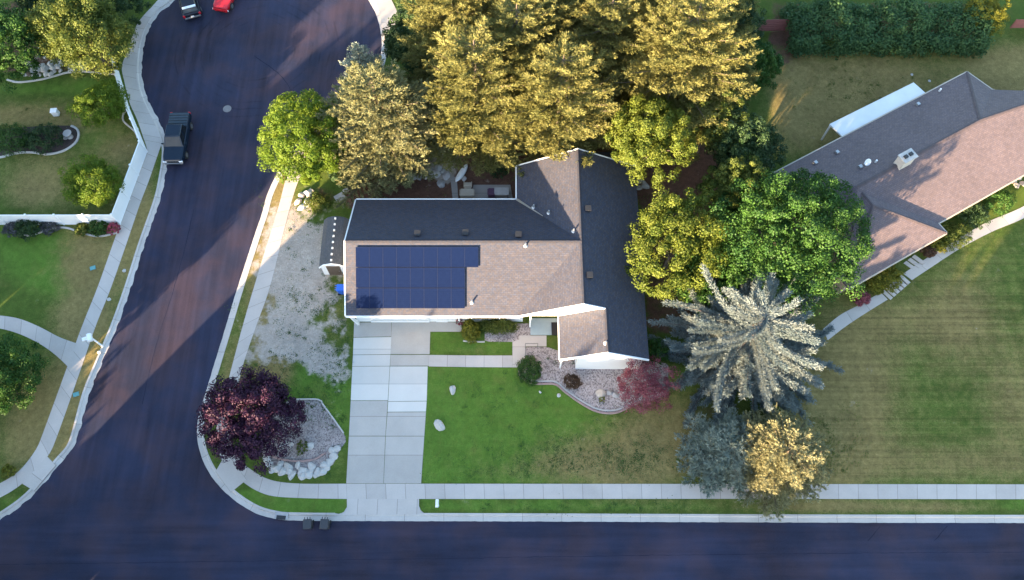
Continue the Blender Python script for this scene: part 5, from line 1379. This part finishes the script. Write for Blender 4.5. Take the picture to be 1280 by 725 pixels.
weeds('leaf_litter', 'yellowish fallen leaves and dry tufts under the trees', [(660, 215, 40, 18, 90), (900, 480, 30, 40, 90), (1030, 560, 25, 30, 110), (780, 235, 15, 30, 40), (560, 170, 90, 40, 120), (1060, 110, 50, 25, 120), (60, 150, 40, 15, 50)], 'olive', 7, .05, .1)

# ------------------------------------------------------------------ trees across the street and to the west (they cast the long evening shadows)
SDx = Vector((.62, .785, 0)).normalized(); PDx = Vector((SDx.y, -SDx.x, 0))
lvA, CA = deciduous(201, 3.4, 1.0, 150, 60, .5, rc=.22, inner=.45, low=-.9)
meA = lvA.mesh('crown', LM['green'])
def street_tree(u, w, h, r, label, i):
    p = SDx * w + PDx * u; t = thing('street_tree', label, 'tree', (p.x, p.y, .12), i * 1.7, 'trees across the street')
    o = bpy.data.objects.new('crown', meA); COL.objects.link(o); o.parent = t; hz = h * .48; o.scale = (r / 3.4, r / 3.4, hz); o.location = (0, 0, h - hz)
    m = MB(); m.tube([(0, 0, 0), (0, 0, h * .5), (.2, .1, h * .85)], [.28, .2, .06], 8); m.build('trunk', M['bark'], t)
CAST = [(-78, -30, 9), (-73.5, -33, 9.5), (-69, -30, 9), (-64.5, -33, 9), (-60, -31, 7.4), (-57, -34, 7), (-53.2, -31, 6.9), (-50.2, -33, 8.4), (-42, -33, 7.6), (-38.8, -38, 4.0), (-34.8, -36, 2.7), (-32, -38, 2.3),
        (-27.4, -34, 8.8), (-25.4, -31, 8.0), (-19.5, -34, 6.8), (-15.5, -31, 6.6), (-11.5, -34, 6.8), (-7.5, -31, 7.2), (-3.5, -34, 8.4), (.5, -31, 9.4), (4.5, -34, 9.2), (9, -31, 9.6), (15.4, -33, 10.2), (20, -31, 10.8), (24, -34, 11.2), (28, -31, 11.6), (32, -34, 12), (36.5, -31, 12), (41, -34, 12)]
for i, (u, w_, h) in enumerate(CAST): street_tree(u, w_, h + .8, 3.3 if h > 5 else 2.7, 'leafy green street tree standing beyond the street', i)
SKY, SUN, SUNCOL, EXPO = .106, 5.0, (1, .73, .45), 3.2
# ------------------------------------------------------------------ light and camera
ELEV = R(9.5)
SD = Vector((-.62, -.785, 0)).normalized()
sdir = Vector((SD.x * math.cos(ELEV), SD.y * math.cos(ELEV), math.sin(ELEV)))
w = bpy.data.worlds.new('World'); S.world = w; w.use_nodes = True
nt = w.node_tree
sky = nt.nodes.new('ShaderNodeTexSky'); sky.sky_type = 'NISHITA'; sky.sun_disc = False
sky.sun_elevation = ELEV; sky.sun_rotation = math.atan2(sdir.x, sdir.y)
sky.air_density = 1.0; sky.dust_density = 1.0; sky.ozone_density = 1.5
bg = nt.nodes['Background']; nt.links.new(sky.outputs[0], bg.inputs['Color']); bg.inputs['Strength'].default_value = SKY
sl = bpy.data.lights.new('sun', 'SUN'); sl.energy = SUN; sl.angle = R(.55); sl.color = SUNCOL
so = bpy.data.objects.new('sun', sl); COL.objects.link(so); so.rotation_euler = (-sdir).to_track_quat('-Z', 'Y').to_euler(); so.location = (-40, -50, 40)
cam = bpy.data.cameras.new('camera'); co = bpy.data.objects.new('camera', cam); COL.objects.link(co)
co.location = (0, CY, H); co.rotation_euler = (T, 0, 0); cam.sensor_width = 36; cam.lens = 36 * F / 1280; cam.clip_end = 2000; cam.clip_start = .5
S.camera = co
S.view_settings.view_transform = 'Standard'; S.view_settings.look = 'None'; S.view_settings.exposure = EXPO; S.view_settings.gamma = 1
S.render.engine = 'CYCLES'; S.cycles.max_bounces = 6; S.cycles.transparent_max_bounces = 4
S.cycles.use_denoising = True
